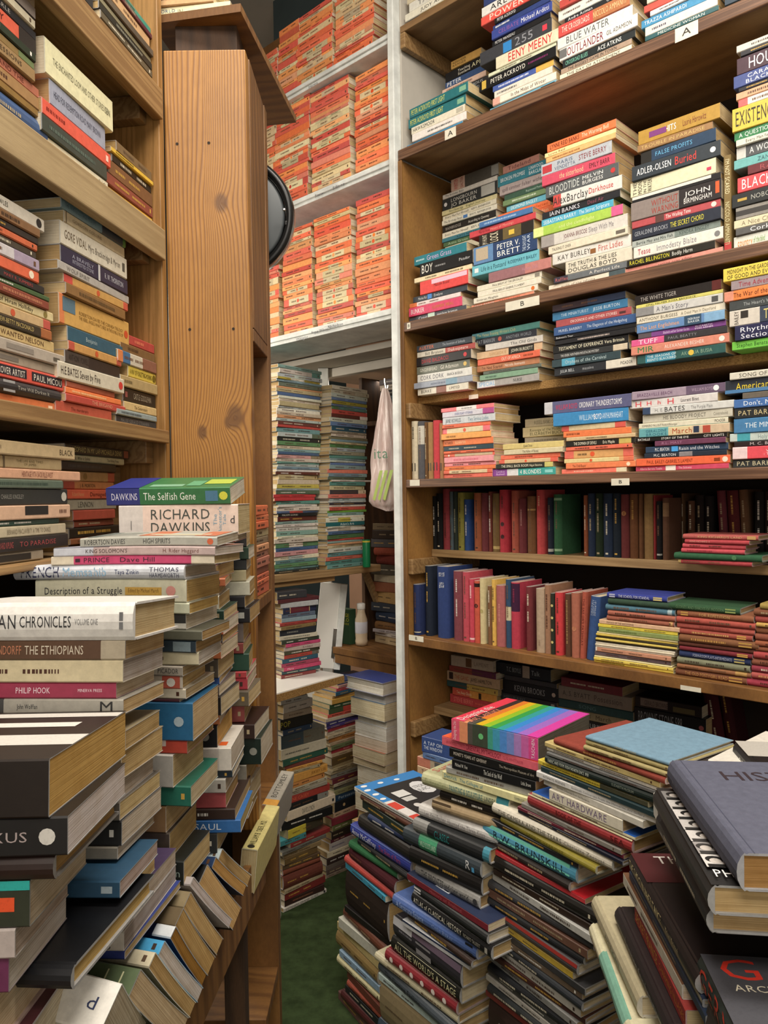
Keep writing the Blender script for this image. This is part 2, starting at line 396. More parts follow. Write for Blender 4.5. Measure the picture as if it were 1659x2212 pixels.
    for k, a in D:
        if k in ('#', '##'): continue
        lay[0] += 0.00006
        has_text = has_text or k not in ('^', '^T', '^o')
        if k == '~': dh = min(t * .15, .0026); dashes(float(a[0]) * Lb, float(a[1]) * Lb, t * .5 - dh, t * .5 + dh, hexc(a[2]))
        elif k == 'o': disc(on_spine, float(a[0]) * Lb, t * .5, min(t * .34, .007), min(t * .34, .007), hexc(a[1]))
        elif k == 'r': quad(on_spine, float(a[0]) * Lb, float(a[1]) * Lb, float(a[2]) * t, float(a[3]) * t, hexc(a[4]))
        elif k == '^': quad(on_top, float(a[0]) * Lb, float(a[1]) * Lb, float(a[2]) * Wb, float(a[3]) * Wb, hexc(a[4]))
        elif k == '^o': disc(on_top, float(a[0]) * Lb, float(a[1]) * Wb, float(a[2]) * Lb, float(a[3]) * Wb, hexc(a[4]))
        elif k == '^T':
            u0, u1, w0, w1 = float(a[0]) * Lb, float(a[1]) * Lb, float(a[2]) * Wb, float(a[3]) * Wb
            lay_text(TV, TF, TC, ' '.join(a[5:]), w0, w1, -u1, -u0, hexc(a[4]), lambda x, y: bend(-y, x, t - 0.0001 + lay[0]))
        elif k == 'v':      # text across the spine (reads upwards)
            u0, u1 = float(a[0]) * Lb, float(a[1]) * Lb
            lay_text(TV, TF, TC, ' '.join(a[3:]), t * .08, t * .92, -u1, -u0, hexc(a[2]), lambda x, y: on_spine(-y, x))
        else:
            h = 0.58; u0, u1, col = float(k), float(a[0]), hexc(a[1]); tx = a[2:]
            if tx[0][0] == '=': h = float(tx[0][1:]); tx = tx[1:]
            lay_text(TV, TF, TC, ' '.join(tx), u0 * Lb, u1 * Lb, t * (.5 - h / 2), t * (.5 + h / 2), col, on_spine)
    if marks and not has_text and t > 0.006 and rng.random() < 0.85:
        lum = sum(base[:3]) / 3; col = hexc(rng.choice(['3a2a20', '4a2a1c', '5a4634'])) if lum > 0.12 else hexc(rng.choice(['d8cfb8', 'c9a04a', 'e6e2d8', 'a89878']))
        if bands: col = hexc('6a4a34')
        a0 = rng.uniform(.06, .2); a1 = a0 + rng.uniform(.15, .3); b0 = a1 + rng.uniform(.04, .15); hh = min(rng.uniform(.1, .18), .0024 / t)
        for p0, p1 in ((a0, a1), (b0, min(b0 + rng.uniform(.15, .3), .86))):
            dashes(p0 * Lb, p1 * Lb, t * (.5 - hh), t * (.5 + hh), col)
        if rng.random() < .4: quad(on_spine, .93 * Lb, .93 * Lb + min(t * .3, .005), t * .5 - min(t * .2, .004), t * .5 + min(t * .2, .004), col)
    o = link(KNAME[kind], mesh_from(V, F, C), 'cloth_cover' if kind == 'c' else 'paper_cover')
    o.matrix_world = Matrix.Translation(origin) @ rot.to_4x4()
    tag(o, label, 'book', group)
    # page block
    pc = hexc(pages or rng.choice(PAGE)); ins = 0.0035 if hard else 0.0006; fe = Wb - (0.004 if hard else 0.0012); w0 = c + 0.0012
    pv, pf, pcol = [], [], []
    wn = [w0 + (fe - w0) * k / n for k in range(n + 1)]; pu = [0, .5, 1] if not sag else [k / 6 for k in range(7)]
    ring = [(w, c) for w in wn] + [(w, t - c) for w in reversed(wn)]
    if hard: ring.insert(n + 1, (fe - min(.004, t * .15), t * .5))
    m = len(ring)
    for u in pu: pv += [bend(ins + u * (Lb - 2 * ins), w, v) for w, v in ring]
    for i in range(len(pu) - 1): pf += [(i * m + k, i * m + (k + 1) % m, (i + 1) * m + (k + 1) % m, (i + 1) * m + k) for k in range(m)]
    pf += [tuple(range(m - 1, -1, -1)), tuple((len(pu) - 1) * m + k for k in range(m))]
    link('pages', mesh_from(pv, pf, [pc] * len(pf)), 'pages', o)
    if TF: link('lettering', mesh_from(TV, TF, TC), 'ink', o)['kind'] = 'stuff'
    return o

# ------------------------------------------------------------------ piles of lying books
def frame(u, w, yaw=0.0, pitch=0.0, roll=0.0):
    m = Matrix(((u.x, w.x, 0), (u.y, w.y, 0), (0, 0, 1)))
    return m @ Matrix.Rotation(math.radians(yaw), 3, 'Z') @ Matrix.Rotation(math.radians(pitch), 3, 'Y') @ Matrix.Rotation(math.radians(roll), 3, 'X')
def pile(desc, az, P, z0, rows, kind='p', group=None, top=None, sag=0.0, jy=1.2, off0=0.0, seed=1, dyx=None, ratio=0.63, words=True, lim=None, tilt=0.0):
    """rows, lowest first: 'xleft xright thickness colour [flags] ; decoration'. xleft/xright are picture columns of the spine's ends,
    turned into distances along the pile's own spine plane (through P, direction az); Lx.xx instead of xleft gives the length in metres."""
    u, w = uw(az); rng = random.Random(seed); items = []
    if isinstance(rows, str): rows = [x for x in (q.strip() for q in rows.strip().split('\n')) if x]
    z = z0; out = []
    for row in rows:
        head, _, deco = row.partition(';'); h = head.split(); k = kind; yaw = rng.uniform(-jy, jy); o = off0 + rng.uniform(-.002, .003); W_ = None; pg = None; rl = tilt; gap = 0.0; fill = False
        for f in h[4:]:
            if f in KNAME: k = f
            elif f[0] == 'y': yaw = float(f[1:])
            elif f[0] == 'o': o = off0 + float(f[1:])
            elif f[0] == 'w': W_ = float(f[1:])
            elif f == '*': fill = True
            elif f[0] == 'q': rl = float(f[1:])
            elif f[0] == 'g': pg = f[1:]
            elif f[0] == '+': gap = float(f[1:])
        Q = Vector((P[0], P[1], 0)) + w * o
        sr = 0.0 if h[1][0] == 'R' else s_at(Q, u, z, float(h[1]))
        if h[1][0] == 'R': Lb = float(h[1][1:]); sl = s_at(Q, u, z, float(h[0])); sr = sl + Lb; dep = project((Q.x + u.x * sl, Q.y + u.y * sl, z))[2]
        elif h[0][0] == 'L': Lb = float(h[0][1:]); sl = sr - Lb; dep = project((Q.x + u.x * sr, Q.y + u.y * sr, z))[2]
        else:
            sl = s_at(Q, u, z, float(h[0])); Lb = sr - sl; dep = project((Q.x + u.x * sl, Q.y + u.y * sl, z))[2]
        if Lb < 0.12: sr = sl + 0.12; Lb = 0.12
        if Lb > 0.36: Lb = 0.36; sl = sr - Lb
        if lim is not None:      # stay clear of the shelf's side boards
            if lim[0] is not None and sl < lim[0]: sr += (lim[0] - sl) * .5; sl = lim[0]
            if lim[1] is not None and sl + Lb > lim[1]: sl -= (sl + Lb - lim[1]) * .5; sl = max(sl, lim[1] - Lb) if Lb > .17 else sl; sr = lim[1]
            Lb = sr - sl
        t = max(float(h[2]) * dep / FPX, 0.003)
        items.append([Q, u, sl, Lb, t, h[3], k, yaw, deco, W_, pg, gap, rl, fill])
        z += t
    if top is not None:
        it = items[-1]; zt = hit(it[0], u, top[0], top[1]).z; fl = sum(it[4] for it in items if it[-1]); f = (zt - z0) / (z - z0)
        if fl > 0: g = max((zt - z0 - (z - z0 - fl)) / fl, .15); f = 1.0
        for it in items: it[4] *= g if fl > 0 and it[-1] else f
        if DBG: print('PILE %-48s scale %.2f fill %.2f' % (desc, f, g if fl > 0 else 0))
    z = z0; n = len(items)
    for i, (Q, u_, sl, Lb, t, hx, k, yaw, deco, W_, pg, gap, rl, _fl) in enumerate(items):
        z += gap
        og = Vector((Q.x + u.x * sl, Q.y + u.y * sl, z + 0.0001))
        W2 = W_ or Lb * (ratio + rng.uniform(-.03, .03))
        c = cname(hx); feat = ''
        if words:
            T = [a for a in parse(deco) if a[0][0].isdigit() or a[0][0] == '.']
            Bn = [a for a in parse(deco) if a[0] == '#']
            if T: feat = ' with ' + cname(T[0][1][1]) + ' lettering'
            elif Bn: feat = ' with ' + cname(Bn[0][1][2]) + ' band'
        pos = 'top of' if i == n - 1 else 'lowest in' if i == 0 else ordinal(i + 1) + ' up in'
        lab = f'{c} {KWORD[k]}{feat}, {pos} {desc}'
        if len(lab.replace('-', ' ').split()) > 16: lab = f'{c} {KWORD[k]}, {pos} {desc}'
        # yaw about the middle of the spine so that a pile stays a pile
        R = frame(u, w, yaw, 0, rl); mid = og + u * (Lb / 2); og2 = mid - R.col[0] * (Lb / 2)
        out.append(book(k, lab, group or 'books in ' + desc, og2, R, Lb, W2, t - 0.0003, hx, deco, pg, sag=sag * rng.uniform(.3, 1.0)))
        z += t
    return z, out
def tone(h, rng, a=14):
    r, g, b = rgb8(h); k = rng.uniform(-a, a)
    return '%02x%02x%02x' % tuple(int(min(255, max(0, x + k + rng.uniform(-5, 5)))) for x in (r, g, b))
def auto_rows(n, xl, xr, dy, pal, seed, style=None, lean=0.0, jx=4):
    rng = random.Random(seed); rows = []
    for i in range(n):
        l = xl + lean * i + rng.uniform(-jx, jx); r = xr + lean * i + rng.uniform(-jx, jx); h = tone(rng.choice(pal), rng); deco = ''
        if style == 'orange':
            q = rng.random()
            if q < .22:
                a, b = rng.uniform(.12, .2), rng.uniform(.78, .9); deco = f'# {a:.2f} {b:.2f} {tone("d8c59a", rng)} ; o .5 {h} ; ~ .28 .44 6a5038 ; ~ .56 .72 6a5038'
            elif q < .32: deco = f'# {rng.uniform(.2,.45):.2f} {rng.uniform(.6,.8):.2f} {tone("cdbb95", rng)}'
        elif style == 'mixed':
            q = rng.random()
            if q < .22: deco = f'# {rng.choice([".0 .18", ".78 1.0", ".3 .62"])} {tone(rng.choice(pal), rng)}'
        rows.append(f'{l:.1f} {r:.1f} {dy * rng.uniform(.6, 1.5):.2f} {h} ; {deco}')
    return rows
# ------------------------------------------------------------------ standing books
def standing(desc, az, P, z0, rows, kind='c', group=None, off0=0.0, words=True):
    """rows, left to right: 'xleft xright ytop colour [flags] ; decoration'"""
    u, w = uw(az); rows = [x for x in (q.strip() for q in rows.strip().split('\n')) if x]; n = len(rows); last = None
    for i, row in enumerate(rows):
        head, _, deco = row.partition(';'); h = head.split(); k = kind; o = off0; lean = 0.0; W_ = None
        for f in h[4:]:
            if f in KNAME: k = f
            elif f[0] == 'o': o = off0 + float(f[1:])
            elif f[0] == 'l': lean = float(f[1:])
            elif f[0] == 'w': W_ = float(f[1:])
        Q = Vector((P[0], P[1], 0)) + w * o
        sl = s_at(Q, u, z0, float(h[0])); sr = s_at(Q, u, z0, float(h[1]))
        if last is not None and sl < last: sl = last
        t = max(sr - sl, 0.006); last = sl + t
        top = hit(Q, u, (float(h[0]) + float(h[1])) / 2, float(h[2])).z
        H = min(max(top - z0, 0.10), 0.30)
        la = math.radians(lean)      # positive leans to the right
        ex = Vector((0, 0, -1)) * math.cos(la) - u * math.sin(la); ez = u * math.cos(la) - Vector((0, 0, 1)) * math.sin(la)
        R = Matrix(((ex.x, w.x, ez.x), (ex.y, w.y, ez.y), (ex.z, w.z, ez.z)))
        foot = Vector((Q.x + u.x * sl, Q.y + u.y * sl, z0 + 0.0002)) + Vector((0, 0, 1)) * (t * math.sin(la) if la > 0 else 0)
        og = foot - ex * H
        lab = f'{cname(h[3])} {KWORD[k]} standing upright, {ordinal(i + 1)} along {desc}'
        book(k, lab, group or 'books standing on ' + desc, og, R, H, W_ or min(H * .66, .135), t - 0.0004, h[3], deco, None)
# ================================================================== the setting
def struct(o): o['kind'] = 'structure'; return o
RAZ = 133.6; RU, RW = uw(RAZ); RP = RW * 1.93                 # spine plane of the brown bookcase and of the white shelves
def rp(off=0.0): q = RP + RW * off; return (q.x, q.y)
def zR(px, py, off=-0.02): return hit(rp(off), RU, px, py).z
def sR(px, z=1.6, off=-0.02): return s_at(Vector((*rp(off), 0)), RU, z, px)
struct(box('floor', 'carpet', -1.6, 3.2, -1.8, 5.2, -0.05, 0.0, 0))
struct(box('ceiling', 'ceiling', -1.6, 3.2, -1.8, 5.2, 3.95, 4.0, 0))
struct(box('wall_left', 'grey_wall', -1.65, -1.6, -1.8, 5.2, 0, 3.95, 0))
struct(box('wall_right', 'grey_wall', 3.2, 3.25, -1.8, 5.2, 0, 3.95, 0))
struct(box('wall_front', 'grey_wall', -1.6, 3.2, -1.85, -1.8, 0, 3.95, 0))
struct(box('wall_back', 'dark_wall', -1.6, 3.2, 5.2, 5.25, 0, 3.95, 0))
RANG = math.atan2(RU.y, RU.x)
def rframe(name, off=-0.02): return empty(name, Vector((*rp(off), 0)), RANG)
def rbox(parent, name, mat, x0, x1, y0, y1, z0, z1, bev=0.002):
    return box(name, mat, x0, x1, y0, y1, z0, z1, bev, parent)
# partition behind the white shelves and the low ceiling of the passage under them
pw = rframe('wall_partition'); struct(pw); struct(rbox(pw, 'wall_partition_board', 'dark_wall', -2.9, sR(842), 0.42, 0.45, 2.26, 3.95, 0))
bw_ = rframe('wall_passage'); struct(bw_); struct(rbox(bw_, 'wall_passage_board', 'pink_wall', -3.2, 0.6, 1.15, 1.2, 0, 3.9, 0))

# ================================================================== brown bookcase
zT, zA, zB, zC, zD, zE, zF, zG = zR(865, 57), zR(862, 326), zR(874, 697), zR(907, 858, .047), zR(878, 1036), zR(930, 1186, .11), zR(876, 1372), zR(930, 1523, .11)
sL = sR(877); sRt = sR(1990)
bc = tag(rframe('bookcase'), 'tall brown wooden bookcase crammed with paperbacks and old clothbound books', 'bookcase')
rbox(bc, 'side_panel', 'panel_tan', sL - 0.012, sL, 0.001, 0.40, 0, zA - 0.035)
rbox(bc, 'edge_strip', 'brown_board', sL - 0.012, sL + 0.004, -0.006, 0.0005, 0, zA - 0.035)
rbox(bc, 'side_panel', 'brown_board', sRt, sRt + 0.022, 0, 0.40, 0, zA - 0.03)
rbox(bc, 'back_panel', 'back_dark', sL, sRt, 0.385, 0.40, 0, 3.6)
for z, y0, th, mt in ((zT, 0, .022, 'under_board'), (zA, -0.006, .034, 'shelf_dark'), (zB, -0.004, .032, 'shelf_dark'), (zC, .067, .024, 'chipboard'), (zD, -.004, .028, 'shelf_dark'), (zE, .128, .026, 'pale_pine'), (zF, -.004, .030, 'brown_board'), (zG, .128, .026, 'pale_pine')):
    x0 = sL - 0.011 if mt == 'shelf_dark' else sL + 0.001
    if mt == 'shelf_dark':
        rbox(bc, 'shelf', 'under_board', sL + .001, sRt, .006, 0.384, z - th + .004, z, .001); rbox(bc, 'shelf_edge', mt, x0, sRt, y0, .0055, z - th, z, .003)
    else: rbox(bc, 'shelf', mt, x0, sRt, y0, 0.384, z - th, z, .002)
for z, y0 in ((zT - .022, .0), (zC - .024, .004), (zE - .026, .004), (zG - .026, .004)):
    rbox(bc, 'bracket', 'pine_flat', sL + .0005, sL + 0.022, y0, 0.38, z - 0.052, z - 0.0005, .003)
# paper cards stuck on the shelf edges
def card(px, py, wpx, hpx, text, edge=-0.0065, col='2a2622', ta=0):
    q = Vector((*rp(-.02 + edge), 0)); p = hit((q.x, q.y), RU, px, py); s = (p - Vector((*rp(-.02), 0))).dot(RU); d = project(p)[2]
    hw, hh = wpx * d / FPX / 0.72 / 2, hpx * d / FPX / 2
    e = rbox(bc, 'label_card', 'label', s - hw, s + hw, edge - .0006, edge, p.z - hh, p.z + hh, 0)
    if text:
        V, F, C = [], [], []; lay_text(V, F, C, text, hw * .5, hw * 1.5, hh * .45, hh * 1.6, hexc(col), lambda x, y: (x, -0.0005, y)); link('lettering', mesh_from(V, F, C), 'ink', e)
card(973, 288, 22, 21, 'A'); card(1483, 68, 36, 30, 'A'); card(1128, 656, 62, 20, 'B', -.0045); card(883, 704, 7, 13, 'B', -.0045)
card(1340, 1041, 30, 15, 'B', -.0045); card(896, 1043, 20, 13, '', -.0045); card(899, 1379, 30, 12, 'B', -.0045); card(1023, 857, 18, 9, '', .0665)
card(1492, 1488, 32, 10, '', -.0045)
# white painted post between the bookcase and the white shelves, and the plaster above it
sW = sR(858.5)
wp = rframe('post'); tag(wp, 'white painted timber post between brown bookcase and white shelves', 'post')
rbox(wp, 'shaft', 'white_paint', sW, sL - 0.0125, -.02, .05, 0, 3.94, .003)
rbox(wp, 'cladding_board', 'white_paint', sW, sL - 0.0125, .0505, .40, zR(850, 690) , 3.94, .002)
rbox(wp, 'plaster_board', 'grey_wall', sL - 0.0115, sL - .004, .012, .384, zA + .002, zT + .8, .001)

# ================================================================== white shelves of orange paperbacks over the passage
os1, os2, os3 = zR(838, 71), zR(845, 342), zR(850, 664)
ws = tag(rframe('wall_shelf'), 'white painted shelves packed with orange paperbacks above the passage', 'shelf')
x0, x1 = sR(470), sW - .001
for z, th, dp in ((os1, .034, .24), (os2, .034, .24), (os3, .036, .24)):
    b_ = rbox(ws, 'shelf_board', 'white_paint', x0, x1, 0, dp, z - th, z, .002)
    rbox(ws, 'edge_lip', 'white_paint', x0, x1, -.007, -.0002, z - th * .62, z - th * .22, .002)
rbox(ws, 'back_board', 'brown_board', x0, x1, .245, .26, os3 - .034, 3.6)
rbox(ws, 'soffit_board', 'grey_wall', x0, x1, .265, 1.1, os3 - .06, os3 - .035)
rbox(ws, 'soffit_batten', 'grey_wall', x0, x1, .42, .46, os3 - .10, os3 - .062)
def scrawl(px, py, wpx, text, rise):      # pencilled author names on the shelf edges
    p = hit(rp(-.0278), RU, px, py); s = (p - Vector((*rp(-.02), 0))).dot(RU); d = project(p)[2]; hw = wpx * d / FPX / .72
    V, F, C = [], [], []; lay_text(V, F, C, text, 0, hw, 0, .013, hexc('55555c'), lambda x, y: (x, 0, y)); o = link('pencil_lettering', mesh_from(V, F, C), 'ink', ws); o.location = (s, -.0078, p.z - .0065)
scrawl(634, 747 - 12, 40, 'Wright', 0); scrawl(672, 719, 38, 'Angus Wilson', 0); scrawl(708, 707, 34, 'Nicholson', 0); scrawl(665, 197 - 7, 24, 'Hines', 0); scrawl(680, 424, 20, 'Snow', 0); scrawl(714, 409, 36, 'Sillitoe', 0)
OR = ['e8562a', 'ee7226', 'e4602e', 'f08a34', 'e2683c', 'd8503a', 'e88a50', 'f09a4a', 'e6a060', 'd94c30', 'ea6a2a', 'd8745a', 'e09a70', 'c4463a']
ORC = OR + ['d8c090', 'e2d0a0']
def opile(desc, z, xl, xr, n, top, seed, lean=0.0):
    pile(desc, RAZ, rp(.002), z, auto_rows(n, xl, xr, 10, ORC, seed, 'orange', lean, 2.2), 'o', 'orange paperbacks on ' + desc.split(' on ')[-1], top, jy=1.2, seed=seed, words=True, lim=(None, x1 - .004))
opile('the end pile on the top white shelf', os1, 553, 600, 13, (556, 130), 101)
opile('the second pile on the top white shelf', os1, 602, 638, 13, (602, 68), 102)
opile('the third pile on the top white shelf', os1, 641, 718, 15, (641, 42), 103)
opile('the post-side pile on the top white shelf', os1, 722, 806, 16, (722, -6), 104, .2)
opile('the first pile on the middle white shelf', os2, 556, 582, 17, (556, 280), 105)
opile('the second pile on the middle white shelf', os2, 590, 664, 23, (590, 232), 106, .3)
opile('the third pile on the middle white shelf', os2, 675, 757, 23, (668, 206), 107, -.2)
opile('the post-side pile on the middle white shelf', os2, 768, 842, 21, (764, 168), 108)
opile('the first pile on the bottom white shelf', os3, 548, 602, 15, (548, 590), 109)
opile('the second pile on the bottom white shelf', os3, 613, 676, 21, (606, 505), 110, -.2)
opile('the third pile on the bottom white shelf', os3, 686, 764, 22, (674, 476), 111, -.4)
opile('the post-side pile on the bottom white shelf', os3, 770, 847, 21, (775, 432), 112)

# ================================================================== brown bookcase: lying paperbacks
def rpile(desc, z, rows, off=0.0, **k):
    k.setdefault('lim', (sL + .004, None)); return pile(desc, RAZ, rp(off), z, rows, 'p', off0=0.0, **k)
rpile('the front pile by the plaster on shelf A', zA, '''
873 997 11 2f8fc0 ; .03 .4 e8e4da =.6 PRIVATE ; ~ .42 .8 cfe2ea
891 1007 14 e6e0dc ; ~ .3 .75 444444
889 1004 13 e2dcc8 ; .03 .45 333333 =.6 HAWKSMOOR ; r .85 .97 .2 .8 b8b2a0
883 1006 17 1f7078 ; .03 .62 d8d86a =.62 PETER ACKROYD FIRST LIGHT ; r .86 .97 .25 .75 7fae90
884 1012 17 1f7078 ; .03 .62 d8d86a =.62 PETER ACKROYD FIRST LIGHT ; r .86 .97 .25 .75 7fae90''', top=(884, 236), ratio=.56)
rpile('the pile behind the teal pair, shelf A', zA, '''
966 1056 11 2a2a2c * ; ~ .2 .7 888888
964 1058 10 8a3a30 *
964 1058 10 c8b8a0 *
966 1056 11 9a2c26 * ; ~ .2 .6 d0c0a0
968 1058 10 2a2a2e ; .5 .9 cccccc =.6 SATH
960 1055 11 3a3a3c ; .4 .9 bbbbbb =.6 GLORIOUS
957 1050 12 dcb8a4 ; ~ .1 .7 6a4a40
963 1052 14 2f4a78 ; .04 .4 e6e6e6 =.7 PETER
963 1057 20 17171a ; .3 .58 d8d2c0 =.7 Teaching/Scotland ; .62 .85 cfc8a0 =.5 APE
976 1040 17 b58a3e ; .05 .5 2a2010 =.75 ALEXANDER/RANGER''', off=.14, top=(976, 133))
rpile('the second pile on shelf A', zA, '''
1058 1202 15 6fb0cc ; .03 .78 e4eef0 =.5 ISABEL ALLENDE THE INFINITE PLAN ; r .78 .98 .2 .8 1a1a20
1065 1201 16 ece2d2 ; .3 .85 3a3028 =.55 In the Midst of Winter ; # .0 .12 d8a090
1068 1193 15 ded8cc ; ~ .05 .4 555555
1065 1196 13 3a55a0 ; # .72 1.0 d8a83c ; ~ .1 .6 d8dcf0
1034 1202 22 17181b ; .16 .62 e8e4d8 =.5 PETER ACKROYD ; r .04 .1 .1 .9 c8a84a ; ~ .66 .9 7a2a60
1056 1201 8 cfd4b8
1072 1207 26 d8d2b6 ; .2 .9 c8202a =.8 EENY MEENY
1037 1192 28 3a3c42 ; .5 .75 8a8c92 =.7 255 ; r .34 .46 .1 .85 2f7fc0 ; r .88 .94 .3 .7 d83a4a
1063 1190 12 1b1b1e ; .05 .4 cfcfcf =.6 PETER MANSEAU
1063 1192 20 2b3f92 ; .5 .95 e6e6ea =.55 Michael Arditti ; .12 .46 8a5a9a =.5 CELIBATE
1064 1190 12 243a78 ; ~ .05 .3 e6e6e6
1069 1185 12 1c1c20 ; .05 .4 e0e0e0 =.6 PETER ACKROYD
1039 1180 18 e0402e ; .1 .7 f0d8c8 =.8 POWER
1040 1178 20 dcdcd8 ; .1 .8 222222 =.7 ARLIDGE
1045 1170 18 2a3c70
1042 1172 16 d0c8b8''', top=None)
rpile('the third pile on shelf A', zA, '''
1203 1364 8 2f8fc8
1210 1364 12 e6dcc4 ; .1 .85 2a2a2a =.55 THE DAY OF ATONEMENT
1212 1364 12 a8907c ; .1 .8 2a2622 =.6 THE BIGGEST GAME IN TOWN
1216 1372 17 23292b ; .04 .36 7ac0a8 =.6 CROSSROAD BLUES ; .5 .82 f0f0ea =.6 ACE ATKINS
1208 1378 26 e8e4de ; .1 .58 7a1830 =.78 OUTLANDER ; .62 .93 4a4642 =.4 GIL ADAMSON ; r .0 .1 .2 .9 6a6a6a
1205 1366 24 dadbd8 ; .12 .7 5a5e60 =.7 BLUE WATER
1207 1360 26 c83a34 ; .05 .45 f0d8c8 =.55 THE CROSSROADS ; .5 .95 e8c08a =.55 NICCOLO AMMANITI ; # .5 1.0 b06a3a
1220 1375 12 24262a ; .05 .4 e0e0e0 =.6 Andre Aciman ; .6 .9 d0d0d0 =.6 Out of Egypt
1206 1375 22 d8dad4
1210 1372 18 b83a30
1208 1370 20 dcd8d0''')
rpile('the fourth pile on shelf A', zA, '''
1380 1545 12 7f9a68 ; .08 .45 d0dcb0 =.6 PATRICIA ; # .5 .75 c8b04a
1394 1552 11 2a5a60 ; .1 .9 d8dcd4 =.6 MEDICINE WOMAN
1394 1550 20 ded8cc ; ~ .1 .3 44405a
1386 1552 18 2f88b8 ; .04 .6 e6eef2 =.5 TRAZZA ASHIPARDI
1404 1556 12 d8dcdc
1392 1556 16 c8402e
1398 1558 18 dcd0b8''')
rpile('the fifth pile on shelf A', zA, '''
1562 1730 14 6a7a60
1566 1735 18 24384a
1560 1730 16 d8c8b0
1566 1735 20 8a2a30''')
rpile('the pile on the shelf over shelf A', zT, '''
878 998 12 b8963a ; .3 .9 8a3a24 =.7 QUEEN ; # .0 .25 3a5a80
876 1000 16 e0dccb ; .2 .9 3a3a38 =.5 JUDY ASTLEY
884 1000 20 d8d6cc ; .1 .8 6a6a66 =.6 TAYLOR
880 1004 18 c8bca0''')
# ---- shelf B
rpile('the first front pile on shelf B', zB, '''
884 1008 12 474b55 ; .17 .33 d8dce0 =.6 Coast ; .5 .85 e6e6e6 =.45 matthew branton ; r .34 .46 0 1 bfd6c6
884 998 18 d62f62 ; .04 .3 f0e6e6 =.6 BUNKER ; .45 .85 c8803a =.4 SUMMER MEAL
885 995 9 e0702a ; # .15 1.0 e8d8d8
893 1009 12 3d4650 ; .1 .26 d6d6d6 =.5 Marina Ral ; .4 .56 d6d6d6 =.5 Evelyne ; r .28 .36 .1 .9 4a86c8
907 1012 27 e3302c ; .3 .62 6a1414 =.25 Malcolm Bound ; r .25 .98 .62 .95 e8c0d0
896 1019 10 e8d8b0 ; ~ .2 .4 6a5a40 ; ~ .55 .85 6a5a40
908 1021 26 1c1c1e ; .03 .25 e8e4d8 =.75 BOY ; ~ .3 .5 9a9a9a ; .75 .95 cfcfcf =.25 Picador
895 1008 18 1f7d8c ; .25 .72 cdb0dc =.62 Green Grass ; ~ .04 .2 cfe6e6''', top=(895, 556))
rpile('the second front pile on shelf B', zB, '''
1018 1154 9 e08a6a ; .06 .38 e8e2d8 =.6 PAUL BAILEY ; .4 .85 c8502e =.6 TRESPASSES
1024 1161 12 e2dccb ; .05 .4 4a4a42 =.4 Somerset Maugham ; o .93 d8702e
1032 1169 12 e4decd ; .25 .75 333028 =.4 PAUL BAILEY-GABRIEL'S LAMENT
1031 1170 12 e2dcc9 ; .25 .72 333028 =.4 PAUL BAILEY-AT THE JERUSALEM ; r .9 .97 .2 .8 8a8478
1055 1191 21 9a6a70 ; .55 .8 c08a98 =.4 Helen Salt ; # .6 1.0 c07a74
1021 1164 22 63b6c8 ; .14 .52 224a55 =.5 Life in a Postcard ; .55 .97 1f4a60 =.34 ROSEMARY BAILEY ; r .04 .1 .3 .7 e8e8e8
1024 1160 36 26406c ; .38 .74 f2f2ee =.8 PETER V./BRETT ; v .78 .84 c8d8ea THE DAYLIGHT ; v .85 .9 c8d8ea WAR ; # .0 .32 5a86b8 ; r .04 .24 .2 .9 b8a890
1035 1153 24 2a2622 ; v .06 .16 d0c8b0 JM HUNT ; v .2 .38 e6dcc0 LOCK ; # .45 .78 6a5a34 ; r .56 .66 .3 .7 d8b848
1014 1158 13 c8303c ; .15 .32 7a1420 =.5 Martin Amis ; .33 .68 e89a8a =.5 House of Meetings
1036 1150 12 3d6ea8 ; ~ .1 .7 a8c4e0''', top=(1030, 483), ratio=.58)
rpile('the corner back pile, shelf B', zB, '''
964 1072 14 5a4a38 *
962 1074 16 3a4a44 *
958 1072 15 8a7a60 *
960 1070 14 4a3a34 *
962 1070 14 d0c4a8 *
960 1066 10 4d6a48 ; .1 .5 a8c0a0 =.6 Anita Green
957 1066 9 3a7a8a ; .3 .7 1f3a48 =.6 KATE NISSAN
957 1073 13 e2dcc8 ; .05 .5 333333 =.45 Every Man for Himself ; .55 .9 333333 =.4 BERYL BAINBRIDGE
957 1073 14 2a2826 ; .06 .36 a09a90 =.5 BAINBRIDGE ; .5 .88 d8d4c8 =.45 According to Queeney
957 1074 11 dedac8 ; .04 .38 333333 =.5 The Birthday Boys ; .52 .9 333333 =.4 BERYL BAINBRIDGE ; r .4 .48 .2 .8 4a78b0
957 1074 11 e0dac4 ; .05 .5 444444 =.5 Every Man for Himself ; .55 .9 444444 =.4 BERYL BAINBRIDGE
957 1074 10 d8cf9c ; .14 .4 333333 =.5 Beryl Bainbridge ; .45 .8 55551a =.5 English Journey
957 1076 25 33383a ; .16 .64 d8d8d0 =.8 LONGBOURN/JO BAKER ; r .72 .96 .1 .95 b8b8b0 ; o .06 e8e8e8
957 1076 10 d8d4cc ; .05 .4 333333 =.5 The Birthday Boys
976 1078 26 4a4842 ; # .0 .3 c8a898 ; v .06 .16 b03030 WINTER ; v .2 .27 8a3a30 SALTER ; r .86 1.0 .1 .9 8a8a84''', off=.16, top=(976, 388))
